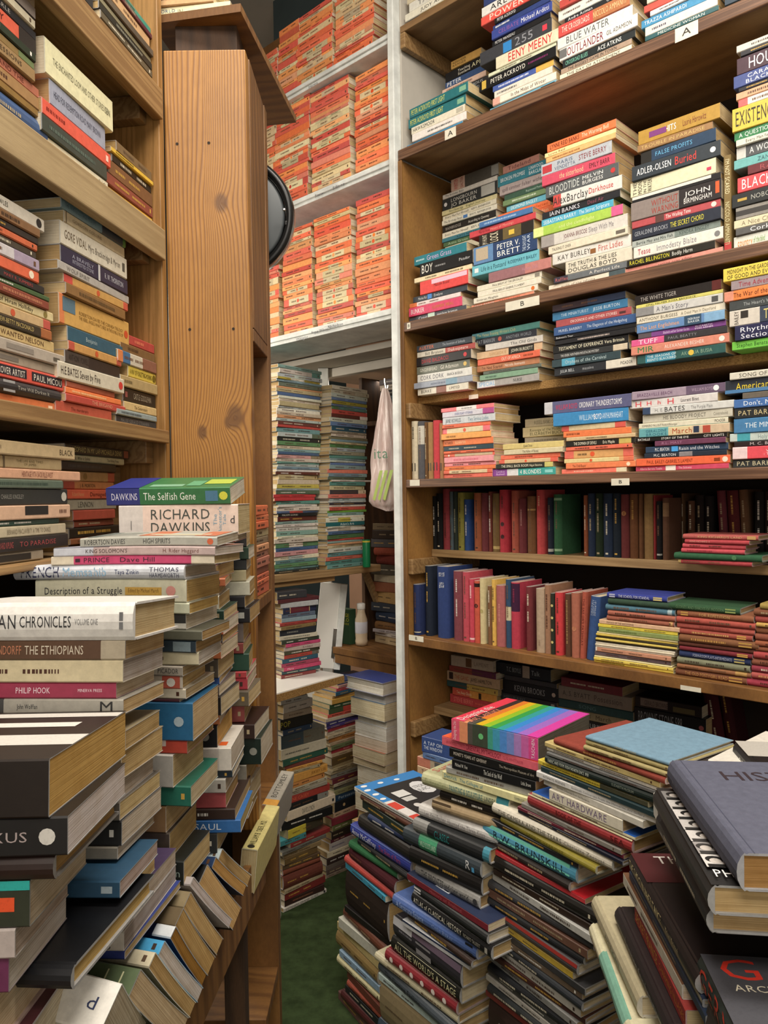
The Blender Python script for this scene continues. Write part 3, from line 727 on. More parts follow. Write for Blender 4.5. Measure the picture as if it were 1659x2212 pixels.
rpile('the back pile amid shelf B', zB, '''
1090 1188 18 6a5a4a *
1090 1190 20 3a4048 *
1088 1190 18 8a3a30 *
1086 1190 20 d0c0a0 *
1088 1190 20 4a5a6a *
1088 1186 16 b0a080 *
1085 1197 14 e8641e ; .42 .9 f0c090 =.6 the Garden
1077 1190 14 ec6a1c ; .06 .5 6a2a0a =.5 CAROLINE BLACKWOOD ; .55 .95 c8501a =.5 Uncollected
1095 1192 13 5fb0c8 ; .1 .7 e6f0f0 =.6 DESMOND BAGLEY
1088 1190 12 6f8a5e ; ~ .2 .7 cfd8c0
1090 1186 13 3a5a4a ; .5 .9 b0c8b8 =.4 Raymond Postur
1081 1186 21 a89a98 ; .05 .9 5a4a50 =.45 spill simmer falter wither
1076 1180 24 2a7f92 ; .06 .58 e8eeee =.4 BROKEN PROMISE ; .66 .95 e8eeee =.8 LINWOOD/BARCLAY
1087 1166 16 b07a6c ; .1 .8 6a3a3a =.6 Tideland''', off=.14, top=(1087, 360))
rpile('the Lynne Reid pile on shelf B', zB, '''
1185 1351 14 e2dac8 ; .1 .7 8a7a6a =.4 arms of the infinite ; # .8 1.0 4a5a60
1197 1355 13 6a7076 ; # .0 .2 3a3a48 ; .02 .2 c06a6a =.6 Raffles ; .5 .9 e0dcd4 =.5 A Perfect Life
1222 1365 27 dad4c2 ; .04 .78 1f1c1a =.82 THE TRUTH & THE LIES/DOUGLAS BOYD
1194 1363 24 dcdad4 ; .07 .5 4a4440 =.5 KAY BURLEY ; .6 .9 c05a50 =.6 First Ladies ; r .5 .57 .2 .6 8a5a30
1184 1357 17 e0d8c2 ; .05 .3 4a4440 =.4 TALKING IT OVER ; r .86 .97 .3 .7 6a6258
1170 1355 25 d2cec8 ; .28 .55 6a3038 =.4 JOANNA BRISCOE ; .57 .85 8a8488 =.5 Sleep With Me ; # .0 .16 a09a98
1153 1345 20 a6cc46 ; .3 .7 dce8a0 =.4 and the candlelight ; # .0 .12 d8e890 ; # .88 1.0 e0508a
1170 1325 15 3fa8cc ; .03 .5 e6f2f6 =.6 SEBASTIAN BARRY ; .54 .95 e6f2f6 =.6 The Secret Scripture
1171 1340 15 26282e ; .1 .5 d8d8e0 =.7 IAIN BANKS ; .6 .8 8a4a5a =.6 Dead Air
1196 1343 27 dcdad6 ; .0 .52 2a2a2c =.72 AlexBarclay ; .53 .88 c0302c =.5 Darkhouse ; # .0 .12 c83a34
1178 1337 26 5a5e62 ; .05 .48 c8ccc8 =.7 BLOODTIDE ; .52 .8 e8e8e4 =.75 MELVIN/BURGESS ; o .93 c03a3a
1172 1328 22 cc3a5a ; .25 .58 f0c8a0 =.6 the sisterhood ; .66 .93 4a1a22 =.5 EMILY BARR
1169 1322 25 b4bac4 ; .2 .5 5a6a80 =.75 PARIS/VENDETTA ; .55 .93 8a3a40 =.5 STEVE BERRY ; r .02 .16 .2 .8 b83a40
1179 1331 11 f0b06a ; ~ .1 .5 8a5a2a
1177 1331 10 f0dc9a ; .05 .3 8a4a1a =.5 Lynne Reid
1182 1331 17 ee6a1a ; .04 .48 3a1a08 =.6 LYNNE REID BANKS ; .52 .9 f0e0c0 =.55 The Warning Bell''', top=(1182, 312))
rpile('the Buried pile on shelf B', zB, '''
1351 1562 13 dc8e80 ; .35 .7 8a4a4a =.55 getting over edgar ; .15 .34 c87a70 =.5 joan barfoot
1355 1544 15 26241e ; .03 .5 d8cf3a =.65 RACHEL BILLINGTON ; .53 .76 d8d8d0 =.6 Bodily Harm
1369 1562 23 e4dfd6 ; .05 .2 b02a48 =.6 Tease ; .27 .72 8a8a90 =.6 Immodesty Blaize ; o .94 7a7a7a
1366 1556 14 7c8a86 ; # .0 .5 a8b0ac ; .55 .88 4a5654 =.6 XENDRA BINGLEY ; .05 .48 3a4444 =.5 Bertie May and Mrs Fish
1365 1558 24 2b3140 ; .03 .42 a8acb4 =.42 GERALDINE BROOKS ; .45 .82 d8cf48 =.5 THE SECRET CHORD
1366 1556 15 b4434a ; .4 .68 f0e6e0 =.55 The Wailing Time ; r .28 .38 0 1 5a3a34 ; o .93 e8d0c8
1364 1558 37 8a7e7a ; # .55 1.0 2f2a2c ; .24 .54 a03a30 =.85 WITHOUT/WARNING ; .6 .9 e0dcd8 =.7 JOHN/BIRMINGHAM ; r .94 .98 .3 .9 d8582a
1366 1557 13 1f1f22 ; r 0 .9 .5 .95 d8d4cc
1362 1547 30 ded9b8 ; v .03 .08 4a463c THE ; v .09 .15 4a463c MOON ; v .16 .2 4a463c IN THE ; v .21 .27 4a463c WATER ; r .9 .95 .3 .5 c03a5a
1366 1556 30 343c44 ; .06 .46 f2f2f2 =.5 ADLER-OLSEN ; .5 .74 d8403a =.62 Buried ; o .92 d8d8d8
1384 1547 25 27405c ; .2 .7 6ab0d8 =.4 FALSE PROFITS ; # .0 .15 2a2826
1378 1539 15 9a7448 ; .05 .9 d0b070 =.5 TROUBLE IN PARADISE
1379 1556 29 b38a2a ; .34 .48 f0f0f0 =.5 HITS ; r .14 .36 .3 .7 7a3a78 ; .56 .84 7a3a2a =.5 Laurie Horowitz''', top=(1379, 284))
standing('shelf B beside the Buried pile', RAZ, rp(), zB, '''
1564 1580 335 7f6a3c p ; .04 .4 e8dcb0 =.7 I'M NOT SCARED ; .48 .92 d8cfa0 =.7 NICCOLO AMMANITI ; # .9 1.0 b82a2a''')
def ext(xl, k=214): return xl + k
rpile('shelf B pile past the gold upright', zB, '\n'.join(f'{l} {l + 216} {d} {c} ; {t}' for l, d, c, t in (
(1585, 26, 'd8dbd2', '.04 .2 d8882a =.6 country ; .21 .33 6a9a3a =.5 of the blind'), (1590, 14, '5c5c5c', '.15 .4 e8e8e8 =.7 Corks'), (1586, 16, 'ddd0ae', '.08 .5 8a8068 =.6 A Nice Change'), (1590, 24, '8e8a84', 'r 0 1 .3 .7 3a3836'),
(1581, 26, '2f3234', '.2 .5 a8a8a0 =.4 NOBODY ; r .06 .16 .4 .6 b89a4a'), (1594, 29, 'd43a44', '.04 .36 f0e0e0 =.75 BLACK'), (1616, 18, '6a2a30', '.1 .4 a04a50 =.6 RAIN'), (1586, 18, '6ab0b0', '.25 .6 3a6068 =.5 ZANNE BERN'), (1591, 23, '55575a', '# .0 .1 c8c8c4 ; .14 .5 dcdcd8 =.6 A WOMAN'),
(1591, 13, 'dcd8c8', '.1 .5 5a5a52 =.5 Every Man for Himself'), (1586, 17, '2f7a4c', '.05 .5 dce8dc =.55 A QUESTION OF'), (1583, 44, 'd9b92e', '.03 .46 2a2614 =.72 EXISTENCE'), (1595, 15, 'd8d4d0', '# .0 .1 d85a5a'), (1590, 14, 'd8a27c', ''), (1596, 9, '26242a', ''),
(1585, 24, '3f4f8c', '.1 .42 e6e8ee =.8 CARA/BLACK'), (1592, 32, '48303c', '.12 .6 e8e6e8 =.75 HOUDINI'), (1600, 10, '2a2a30', ''), (1592, 14, 'c8c4bc', ''))), top=(1592, 100))
# ---- shelf C (chipboard)
rpile('the first pile on the chipboard shelf', zC, '''
902 1012 17 dcd5c4 ; .07 .28 3a3028 =.5 BURKE ; .64 .84 6a6258 =.45 LIMITED ; # .38 .58 8a5240
895 1020 15 9aa3b4 ; # .56 .75 7aa0b8 ; ~ .3 .55 6a7488
902 1019 20 dcdcd8 ; .06 .5 6a6a74 =.62 CORK DORK ; .56 .84 55555a =.35 BIANCA BOSKER
901 1014 20 6f7468 ; .06 .4 e0ded0 =.5 GINGERBREAD ; .46 .8 e6e2d6 =.55 Gil Adamson ; o .92 d8b86a
899 1018 22 232124 ; .1 .6 c02a34 =.5 DAVID BALDACCI ; o .9 c83a40
902 1026 14 cfc8b8 ; # .5 1.0 b0443e ; .14 .46 4a4a44 =.6 Bill Bryson ; .54 .88 f0dcd0 =.65 Shakespeare
901 1019 16 39434e ; .04 .32 d8704a =.6 AUSTER ; .48 .88 b8c0c8 =.45 The Invention of Solitude''', off=.015, top=(901, 748))
rpile('the second pile on the chipboard shelf', zC, '''
1030 1165 18 a8a4a2 ; .03 .3 7ab0e0 =.62 SPECIAL ; .6 .74 3a3a3a =.5 NURSE ; # .0 .3 d8dce0
1037 1161 14 7fa68a ; ~ .1 .3 3a5a48
1044 1169 9 5f6a60 ; .1 .5 2a2a2a =.5 THORNTON WILDER
1031 1165 16 b8794e ; .08 .42 5a2a18 =.6 I'm Not Scared ; .46 .78 f0e0d0 =.5 Niccolo Ammaniti
1031 1167 16 e05a30 ; .4 .7 f6e0c8 =.55 OUT OF AFRICA ; ~ .75 .9 8a3a1a
1031 1171 18 d9b58c ; # .5 .88 2a2722 ; .54 .86 e8e4d0 =.5 JOHN BURDETT ; .2 .46 c8a070 =.5 BANGKOK 8
1049 1172 17 d8d4ce ; .45 .9 5a5a5a =.5 The Old Gods
1026 1159 18 343844 ; .03 .34 a0a8b0 =.6 PAT BARKER ; .52 .92 a0a8b0 =.5 ANOTHER WORLD ; o .42 c05a4a
1019 1166 16 58a39c ; .08 .66 d8dca0 =.55 The Venus Evening Writers Club ; # .0 .3 3f8a98''', off=.03, top=(1019, 722))
rpile('the third pile on the chipboard shelf', zC, '''
1197 1375 22 2a2e34 ; .08 .26 d0d4d8 =.4 JULIA BELL ; .36 .5 a8acb0 =.4 massive ; # .65 1.0 dcd6c8 ; .82 .96 3a3a3a =.4 PICADOR
1193 1340 20 33474e ; # .15 .35 4aa0c0 ; .2 .8 b8ccd0 =.5 Orphans of the Carnival
1196 1359 16 343638 ; .1 .62 d8d8d4 =.45 THE GREEK NORTHERN MOUSTACHE MYSTERY ; # .8 .98 cfc0a8
1195 1357 21 1d1e20 ; .08 .68 e8e2c8 =.48 TESTAMENT OF EXPERIENCE ; .7 .95 e8e2c8 =.45 Vera Brittain
1198 1373 13 242428 ; ~ .3 .7 c8b8b0
1197 1373 11 1e1e22 ; .03 .25 d8d8d8 =.5 Baboon's Tear
1197 1373 22 31568c ; .06 .36 c8d4e4 =.36 MURIEL BARBERY ; .42 .9 c8d4e4 =.4 The Elegance of the Hedgehog
1201 1364 19 a9484c ; .2 .82 f0d8d0 =.42 OROONOKO AND OTHER STORIES ; r .85 .93 .3 .6 4a2a2a
1193 1356 22 2f78a8 ; .12 .5 c0d8e8 =.4 THE MINIATURIST ; .56 .9 d0e0ea =.42 JESSIE BURTON
1194 1350 18 3a2c34 ; # .5 1.0 2b3a58''', off=.0, top=(1194, 660))
rpile('the fourth pile on the chipboard shelf', zC, '''
1376 1568 23 2d5a58 ; # .1 .45 2a8aa8 ; .12 .46 e0ecec =.72 THE SEASONS OF/BEENTO BLACKBIRD ; .52 .86 8aa890 =.45 AKOSUA BUSIA ; o .63 d8b84a
1364 1575 22 d4836c ; .03 .28 2f7a48 =.72 MIR ; .36 .76 f2dcd0 =.45 ALEXANDER BESHER ; o .93 f0e0d8
1364 1571 17 37363a ; # .0 .36 d84a8a ; .03 .34 f2e0ea =.75 TUFF ; .4 .7 8a8a90 =.45 PAUL BEATTY
1379 1568 14 7a3f8c ; .3 .6 e0c8e8 =.5 Elizabeth and her German Garden ; .66 .86 f0e4f4 =.75 ELIZABETH/VON ARNIM ; # .0 .16 5a5058
1375 1566 23 5a86bc ; .04 .5 e8a878 =.5 The Last Englishmen ; r .56 .75 0 1 2f4a62 ; .6 .73 dce4e8 =.6 DEBORAH/BAKER ; # .78 1.0 7aa8d0
1376 1566 18 d9d2c0 ; .03 .48 6a6458 =.5 ANTHONY BURGESS ; .52 .9 8a8270 =.45 A Dead Man in Deptford
1374 1561 22 c8c8c6 ; .25 .62 6a6a74 =.6 A Man's Story ; # .0 .22 8a8a8c ; r .88 .95 .2 .8 4a4a4a
1374 1562 9 cfc866 ; .12 .7 4a4a30 =.6 OPAL PALMER ADISA BAKEFACE
1371 1558 24 241f1f ; .07 .5 a8a29c =.5 THE WHITE TIGER ; # .9 1.0 5a1f1c''', off=-.01, top=(1371, 640))
rpile('the last pile on the chipboard shelf', zC, '\n'.join(f'{l} {l + 216} {d} {c} ; {t}' for l, d, c, t in (
(1581, 20, '6cc23a', '.05 .4 2a5a1a =.5 Stephen Benatar'), (1588, 34, '25264c', '.05 .4 e6e6f0 =.85 Rhythm/Section'), (1576, 36, '3a4458', '# .0 .32 cfc8be ; v .05 .1 4a4440 BAILEY ; r .12 .2 .45 .9 2a2420 ; .36 .5 d8c87a =.7 The'), (1576, 22, '43484a', '.15 .5 a8acac =.4 The Heart\'s Work'), (1564, 23, 'ea7a1e', '.1 .6 4a2008 =.55 The War of the Saints ; # .0 .1 d88a70'), (1580, 22, '9a8a90', '.08 .5 a03040 =.6 Time Adventure'), (1563, 30, 'e2c93c', '.04 .5 2a2a14 =.82 MIDNIGHT IN THE GARDEN/OF GOOD AND EVIL'))), off=-.02, top=(1563, 582))
# ---- shelf D
standing('shelf D next to the white post', RAZ, rp(), zD, '''
889 902 910 cfc3a8 ; r .72 .86 .2 .8 1c1a18 ; ~ .1 .3 4a4438
903 917 910 55555a ; # .08 .4 c8c4b8
918 924 912 6a4a2a
925 935 912 a07a4a ; r .72 .86 .2 .8 1c1a18
936 949 908 c42c38 ; r .72 .86 .2 .8 1c1014
950 957 914 a5764c ; r .72 .86 .2 .8 1c1410''', kind='c')
rpile('the first pile on shelf D', zD, '''
958 1064 9 e2604a ; ~ .2 .6 8a2a1a
959 1063 8 e06040 ; # .12 .9 dcc49a
960 1070 8 ea7426 ; ~ .1 .4 7a3a10
961 1071 8 ea8a90
959 1067 13 ee96a0 ; ~ .2 .7 d86a80
960 1068 7 e2603e ; # .22 .96 c8b490 ; o .1 e8e0c8
959 1067 6 e8642e
959 1066 11 23404c
957 1066 14 ec741e ; .03 .2 5a2a08 =.5 PAT BARKER ; .25 .46 f8d8a8 =.5 REGENERATION
954 1060 13 f0a444 ; ~ .1 .3 8a5a1a
955 1059 12 ea6470 ; # .1 .86 e0d0a8 ; o .48 e05a3a
956 1059 8 e6602c ; ~ .05 .25 7a2a0a
956 1070 16 ccd2d8 ; .06 .36 2f4450 =.6 JANE BOWLES ; .5 .88 7a98a8 =.6 Two Serious Ladies
955 1068 12 d2d0dc ; # .79 1.0 b03a8c ; .25 .6 4a5a98 =.45 EVERYDAY STORIES
953 1067 9 ea7078 ; # .3 .68 ece6e4 ; ~ .4 .6 7a7a7a''', top=(945, 884), ratio=.66)
rpile('the second pile on shelf D', zD, '''
1064 1201 18 2fa6a0 ; # .0 .24 8a3fa0 ; # .24 .42 dfe2e6 ; .45 .78 f4f6f4 =.62 4 BLONDES ; .06 .2 e8c8f0 =.7 Candace/Bushnell ; r .84 .96 .3 .7 8ad0cc
1072 1194 12 2d302b ; .1 .58 f0ead0 =.6 THE SMALL BACK ROOM ; .6 .82 e8e0c0 =.5 Nigel Balchin ; # .86 1.0 cfc870
1078 1205 10 e2583a ; # .1 .88 d9b98a ; o .47 e2583a
1082 1210 11 ea663a ; ~ .25 .55 7a2a14
1088 1216 13 d9cda8 ; .33 .6 4a4436 =.5 The Valley of Bones
1087 1217 14 d8c47a ; .35 .5 4a4436 =.5 Queen Dates''', top=(1087, 960), ratio=.6)
rpile('the cream pile behind on shelf D', zD, '''
1140 1240 20 8a7a60
1140 1240 22 c8b890
1140 1240 20 a8542e
1134 1236 14 a8a090 ; ~ .2 .7 6a6458
1129 1236 19 cfc49c ; .15 .95 5a5a3a =.75 Revenge of the Middle-Aged/ELIZABETH BUCHAN
1135 1236 16 bfb79e ; .2 .9 6a6450 =.5 RUSSELL BANKS CONTINENTAL''', off=.135, top=(1135, 906))
rpile('the third pile on shelf D', zD, '''
1213 1354 11 f0705a ; # .85 1.0 e0d8b8 ; ~ .2 .5 f8c0a8
1223 1373 13 ee7c3e ; .1 .3 5a2a10 =.5 The Child Buyer ; o .9 f6e0c0
1219 1369 10 e0a468 ; # .0 .8 e2cf90 ; # .86 1.0 e06a40 ; o .4 e05a30
1220 1368 18 dca45e ; # .0 .14 e2604a ; # .86 1.0 e2604a ; o .42 e05a30 ; ~ .2 .34 6a5030
1222 1366 9 e8623e
1223 1371 13 24221e ; .12 .46 eee6d0 =.62 THE DOMAIN OF DEVILS ; .55 .72 eee6d0 =.6 Eric Maple ; # .78 .95 c8b45a
1224 1372 9 d2b88a ; ~ .3 .6 5a4a34
1217 1364 14 ea7428 ; ~ .05 .25 7a3a14
1213 1352 13 d8c49a ; # .0 .12 d84a3a ; # .84 1.0 d84a3a
1196 1357 29 1f86c4 ; .36 .56 c8e0f0 =.5 WILLIAM ; .56 .66 ffffff =.5 BOYD ; .67 .93 d8eaf4 =.5 ANYHUMANHEART
1175 1365 28 5a5c86 ; .14 .4 c83a5a =.48 WILLIAM BOYD ; .42 .9 f0f0f4 =.5 ORDINARY THUNDERSTORMS ; # .0 .1 c8c8d0''', top=(1175, 870))
rpile('the fourth pile on shelf D', zD, '''
1373 1575 11 cc3560 ; .05 .3 f0d0d8 =.5 Alberto Barrera Tyszka ; .48 .62 f0d0d8 =.5 The Sickness ; r .34 .45 0 1 e8e4dc
1375 1577 17 ec5a12 ; .12 .62 7a2a0a =.5 PAUL BAILEY-GABRIEL'S LAMENT ; r .84 .9 .3 .7 8a3a14 ; o .95 f4dcc8
1392 1570 11 26303f ; .12 .4 e8e8e8 =.6 M.C. BEATON ; # .44 .6 8a8488
1395 1573 14 28405c ; .12 .3 e8ecf0 =.6 M.C. BEATON ; .42 .9 d8dce4 =.6 Raisin and the Witches ; r .33 .41 .1 .9 4aa0e0
1414 1568 12 6f3a58 ; .1 .4 b07a98 =.5 R.L. MAST
1373 1570 9 1d1c1c ; .03 .17 f0ece4 =.65 BATAILLE ; .3 .6 f0ece4 =.6 STORY OF THE EYE ; .76 .97 f0ece4 =.65 CITY LIGHTS
1381 1576 19 62a8b0 ; # .34 .6 d9c69a ; # .6 1.0 d0b89a ; .08 .32 2f6a80 =.82 GERALDINE/BROOKS ; .38 .6 b05030 =.7 March ; r .72 .8 .1 .9 b04a3a ; r .62 .68 .2 .9 24324a
1380 1573 12 dcd6c0 ; .04 .45 5a564a =.45 SOMBRERO FALLOUT Richard Brautigan ; .86 .97 3a3a34 =.55 PICADOR
1388 1583 18 c8c4b4 ; .24 .72 6a665c =.5 HIS BLOODY PROJECT ; .8 .95 8a8678 =.4 Contraband
1389 1585 16 d2d3d2 ; # .0 .09 33486a ; .14 .24 8a8a88 =.5 H. E. ; .25 .48 4a4a4a =.75 BATES ; .55 .78 8a8a8a =.5 The Purple Plain
1360 1551 18 d9d5d4 ; .04 .16 d83a48 =.75 H ; .18 .28 d83a48 =.6 H ; .3 .4 d83a48 =.55 h ; .42 .54 d83a48 =.75 H ; .6 .8 4a4446 =.45 Laurent Binet
1366 1566 19 a391a4 ; .06 .45 6a4a6a =.42 BRAZZAVILLE BEACH ; # .6 1.0 6a5872 ; .66 .88 b09ab0 =.42 WILLIAM BOYD ; o .91 f0f0f0''', top=(1366, 847))
rpile('the last pile on shelf D', zD, '\n'.join(f'{l} {l + 212} {d} {c} ; {t}' for l, d, c, t in (
(1583, 19, '333739', '.04 .5 c8c0a0 =.6 PAT BARKER'), (1583, 27, 'e0384a', '# .0 .16 e8d0d4 ; .22 .6 f4e4e4 =.5 Way/: Treat'), (1586, 12, '2a2224', '.15 .6 c8b8b8 =.6 M. C. BEATON'), (1577, 18, 'c2d0cc', '# .08 .22 3aa0b0 ; .3 .6 8a9a9a =.6 Holy Pictures'), (1585, 32, '3a7cb0', '.12 .7 dce8f0 =.4 THE MINIATURIST'), (1587, 23, '2b2e30', '.04 .5 c8b88a =.55 PAT BARKER'), (1586, 19, '3a6cb0', '.1 .7 e4ecf4 =.6 Don\'t, Mr Disraeli'), (1604, 14, '6a6258', '.2 .5 a8a090 =.5 M.C.'), (1566, 30, '2d3440', '.12 .55 e0c83a =.6 Americanah ; r 0 1 .05 .3 4a7aa8'), (1577, 16, 'd6d2c4', '.1 .7 6a665c =.6 SONG OF LAWINO'))), top=(1577, 806))
# ---- shelf E: old clothbound books standing deep inside
standing('the set-back shelf of old books', RAZ, rp(.115), zE, '''
935 943 1072 1b1c1c
943 956 1066 17181a
957 971 1056 8f3038 ; ~ .4 .8 3a1a1a
972 979 1062 55646c
980 988 1062 2f3a34 ; ~ .3 .7 a8a890
989 1002 1064 8f8a3a
1003 1014 1079 20488a
1024 1039 1065 a1552f
1040 1054 1065 6f3036
1056 1063 1062 7a382c
1064 1078 1066 7a6138 ; # .9 .95 c0a868
1079 1096 1058 b81f34 ; ~ .1 .3 3a0a10 ; o .55 3a0a10 ; o .75 3a0a10
1105 1119 1060 ae503a
1121 1135 1077 702d33 ; ~ .2 .5 a0706a
1139 1155 1072 7a5230 ; # .22 .25 c09a5a
1159 1174 1058 c43a3c ; ~ .1 .25 e0b090
1183 1193 1075 232b3a ; # .9 .95 b0b0a8
1196 1212 1068 2f5f3e ; # .06 .1 8ab08a ; # .9 .94 8ab08a
1261 1269 1070 8a4826
1270 1284 1066 233048
1286 1301 1066 22301f
1303 1322 1066 233148
1324 1340 1066 1d2732
1341 1358 1068 6a2a2a ; o .3 a06a3a
1360 1377 1067 6a4020 ; ~ .1 .4 a8803a
1380 1388 1067 6a4426
1391 1410 1067 8a6a3c
1412 1416 1070 8a1a1e
1418 1428 1083 1c1a1c ; # .9 .93 a8a8a0
1431 1443 1076 5f3f2c ; # .08 .3 8a6a4a
1458 1478 1066 5a4028 c o.09
1485 1500 1082 5a3a26 c o.09
1502 1520 1070 221a18 c o.09
1522 1540 1072 1c1818 c o.09
1556 1574 1060 6a2a34 c l-3 o.09
1577 1602 1060 5a1c20 c l-3 o.09
1604 1622 1058 6a4a30 c l-3 o.09
1630 1650 1062 1c1a1a c o.09
1652 1670 1062 281c1a c o.09
1672 1690 1062 4a1c1a c o.09
1692 1712 1062 23202a c o.09''', words=True)
u_, w_ = RU, RW
pile('the red stack on the set-back shelf', RAZ, rp(.03), zE, '''
1465 1625 13 a8323a c ; # .0 .04 c0a060
1457 1646 18 2b5a3c c ; o .7 4a7a50
1472 1609 13 c03f4c c ; ~ .1 .5 8a2a34
1475 1611 13 c2404c c
1479 1619 12 b2363f c ; .08 .4 d8a090 =.45 KING RICHARD II
1476 1638 14 b2524c c ; .2 .8 d0a878 =.45 KING RICHARD'S LAND ; r .86 .97 .2 .8 c8a868''', 'c', top=(1476, 1153))
# ---- shelf F: clothbound books standing at the front, then stacks
standing('the front shelf of old books', RAZ, rp(.02), zF, '''
893 906 1263 22305e c o-.015 ; # .93 .95 c8c0a0
919 932 1223 1c2434
945 969 1224 243a72 ; .08 .14 d0d4dc =.6 TABLE TALK ; .22 .3 d0d4dc =.5 HAZEL
980 998 1234 7a3a44
1000 1013 1236 b83c4c
1014 1024 1251 c23048 ; ~ .1 .3 f0c8c8 ; # .93 .96 f0c8c8
1025 1036 1255 c2482a ; o .4 2a1410 ; # .04 .1 2a1410
1037 1047 1250 cfc08e ; o .5 a89a60
1054 1062 1266 7a5434
1063 1071 1252 d8ac44
1072 1090 1265 a85a5a ; ~ .3 .6 c88a80
1093 1104 1252 2c4a6a ; # .4 .6 c8c09a
1104 1121 1258 b42440 ; # .02 .44 3f1a3a ; ~ .1 .3 8a2a4a
1137 1148 1268 702a2e
1158 1176 1272 b09a82 ; ~ .8 .9 8a7460
1177 1189 1264 9a7054
1190 1198 1282 2b3026 ; o .2 c8b87a ; o .4 c8b87a ; o .6 c8b87a ; o .8 c8b87a
1199 1214 1280 c81a24
1221 1232 1283 5a3a28 ; ~ .1 .8 9a7a50
1234 1250 1281 a8624a ; o .55 b87a5a
1252 1262 1278 aa4c34 c l3 ; .1 .8 6a241c =.5 THE SAILOR'S PATHWAY
1266 1286 1288 2a4c84 c l5 ; .06 .3 a8b4c8 =.6 A PLACE FOR BOYS''')
pile('the yellow booklet stack', RAZ, rp(.0), zF, '''
1283 1455 6 d2b832 b ; ~ .1 .4 4a4010
1283 1454 7 dcc650 b
1284 1452 4 e2d8a0 b
1285 1449 10 6a5a60 b
1286 1450 10 c48a6c b ; # .0 .02 e8e0d0
1287 1456 4 e0d8c4 b
1286 1456 4 ded4bc b
1287 1458 4 d8d0c0 b
1286 1460 5 3a3420 b
1287 1462 5 d8c050 b
1288 1463 5 3a3424 b
1288 1464 5 d2b848 b
1289 1464 4 dccf98 b
1293 1465 11 8a9a58 b ; ~ .1 .5 5a6a30
1292 1464 8 e0cc2e b
1294 1468 10 d8b08c b ; .1 .45 5a3a2a =.5 PHYSICS OF THE DISCOVERIES
1311 1457 12 a05a44 c ; # .93 .98 c89a60
1313 1459 12 a45c48 c
1309 1458 14 4a7488 c ; # .9 .96 a8c0c8
1314 1450 14 32493a c
1312 1441 13 27348a c ; .2 .72 c8ccdc =.55 THE SCHOOL FOR SCANDAL ; r .04 .14 .2 .8 b8bcd0 ; r .78 .92 .2 .8 c8b878''', 'b', top=(1312, 1279), jy=.8, ratio=.7)
pile('the brown schoolbook stack', RAZ, rp(.0), zF, '''
1460 1614 15 7a4a30 c ; .14 .74 b88a50 =.5 THE OLD POSTYGIRL READ ; r .76 .94 .2 .8 b8904a
1463 1622 10 8f5c38 c ; # .8 .95 b08848
1463 1620 14 7d7f66 c
1468 1622 14 27345e c ; .2 .75 a8aec0 =.5 FORM-ROOM PLAYS-INTERMEDIATE ; r .78 .92 .2 .8 b8a868
1468 1626 10 75202c c ; r .8 .94 .2 .8 c8a050
1467 1634 9 5a2e20 c
1468 1639 15 7d5030 c ; ~ .16 .6 b88a4a ; r .76 .92 .2 .8 b8904a
1465 1626 12 9a4436 c ; ~ .2 .7 c89a60 ; r .8 .92 .2 .8 c89a50
1463 1631 12 b05044 c ; ~ .3 .7 8a3a30
1462 1632 13 a84638 c
1463 1629 13 8a5436 c ; .3 .7 c09a60 =.5 FOR REPETITION ; r .05 .15 .2 .8 b8904a
1446 1599 14 2f5236 c ; .1 .78 5a7a54 =.5 GLORIES AND SHADES OF MODERN ; r .8 .94 .2 .8 8a9a5a''', 'c', top=(1446, 1301), jy=.8, ratio=.72)
pile('the stack beyond the schoolbooks', RAZ, rp(.0), zF, '\n'.join(f'{l} {l + 165} {d} {c} c ; {t}' for l, d, c, t in (
(1613, 16, 'a83048', ''), (1624, 13, 'a84a44', '~ .1 .5 c89060'), (1624, 13, '8a2a3c', ''), (1625, 14, '8a5038', ''), (1628, 15, 'a83a3a', ''), (1633, 10, '8a4e30', ''), (1632, 11, '94502f', ''), (1632, 14, '8a4a34', ''), (1634, 13, '8a5434', ''), (1634, 9, 'c09a4a', ''), (1632, 13, '9a3e36', ''), (1629, 13, '7a4a30', ''), (1642, 12, '9a8440', ''))), 'c', top=(1642, 1303), jy=.8)
# ---- shelf G: dark paperbacks deep inside, under the old books
rpile('the first pile on the lowest set-back shelf', zG, '''
972 1075 18 c23038 ; .08 .5 e88a7a =.55 STEVE BERRY ; ~ .55 .9 e06a5a
978 1073 15 d8902c ; # .0 .4 cc4a2c ; .1 .44 f0d8b0 =.5 Two Away Ghosts ; r .6 .66 .1 .9 2a2018
964 1075 12 2e5558 ; # .4 1.0 c8a84a
962 1077 20 c8a884 ; .15 .42 b85a3a =.5 THE GANG ; .46 .85 3a2a20 =.45 JAMES HAMILTON ; r .04 .12 .2 .9 3a2a28
970 1072 12 9a3c34 ; # .5 1.0 6a2a50
975 1065 22 bfae98 ; r .36 .5 .1 .9 6a4a30 ; .55 .9 8a7a6a =.4 LAMENT''', off=.18, top=(975, 1414), ratio=.5)
rpile('the second pile on the lowest set-back shelf', zG, '''
1076 1207 14 1c1d22
1094 1205 18 8d8a88 ; # .0 .3 b89a98
1082 1203 16 33343a ; .05 .45 6a7078 =.5 JAMES LEE BURKE ; r .9 .96 .3 .7 a8a8a0
1076 1207 32 191a1f ; .28 .78 a8aab0 =.5 KEVIN BROOKS ; o .92 c8b8b0
1089 1203 12 3c3a40
1065 1189 28 1a1e26 ; .25 .5 9aa0a4 =.45 T.C. BOYLE ; .68 .82 9aa0a4 =.45 Talk ; r .53 .65 0 1 a89888''', off=.20, top=(1065, 1427), ratio=.5)
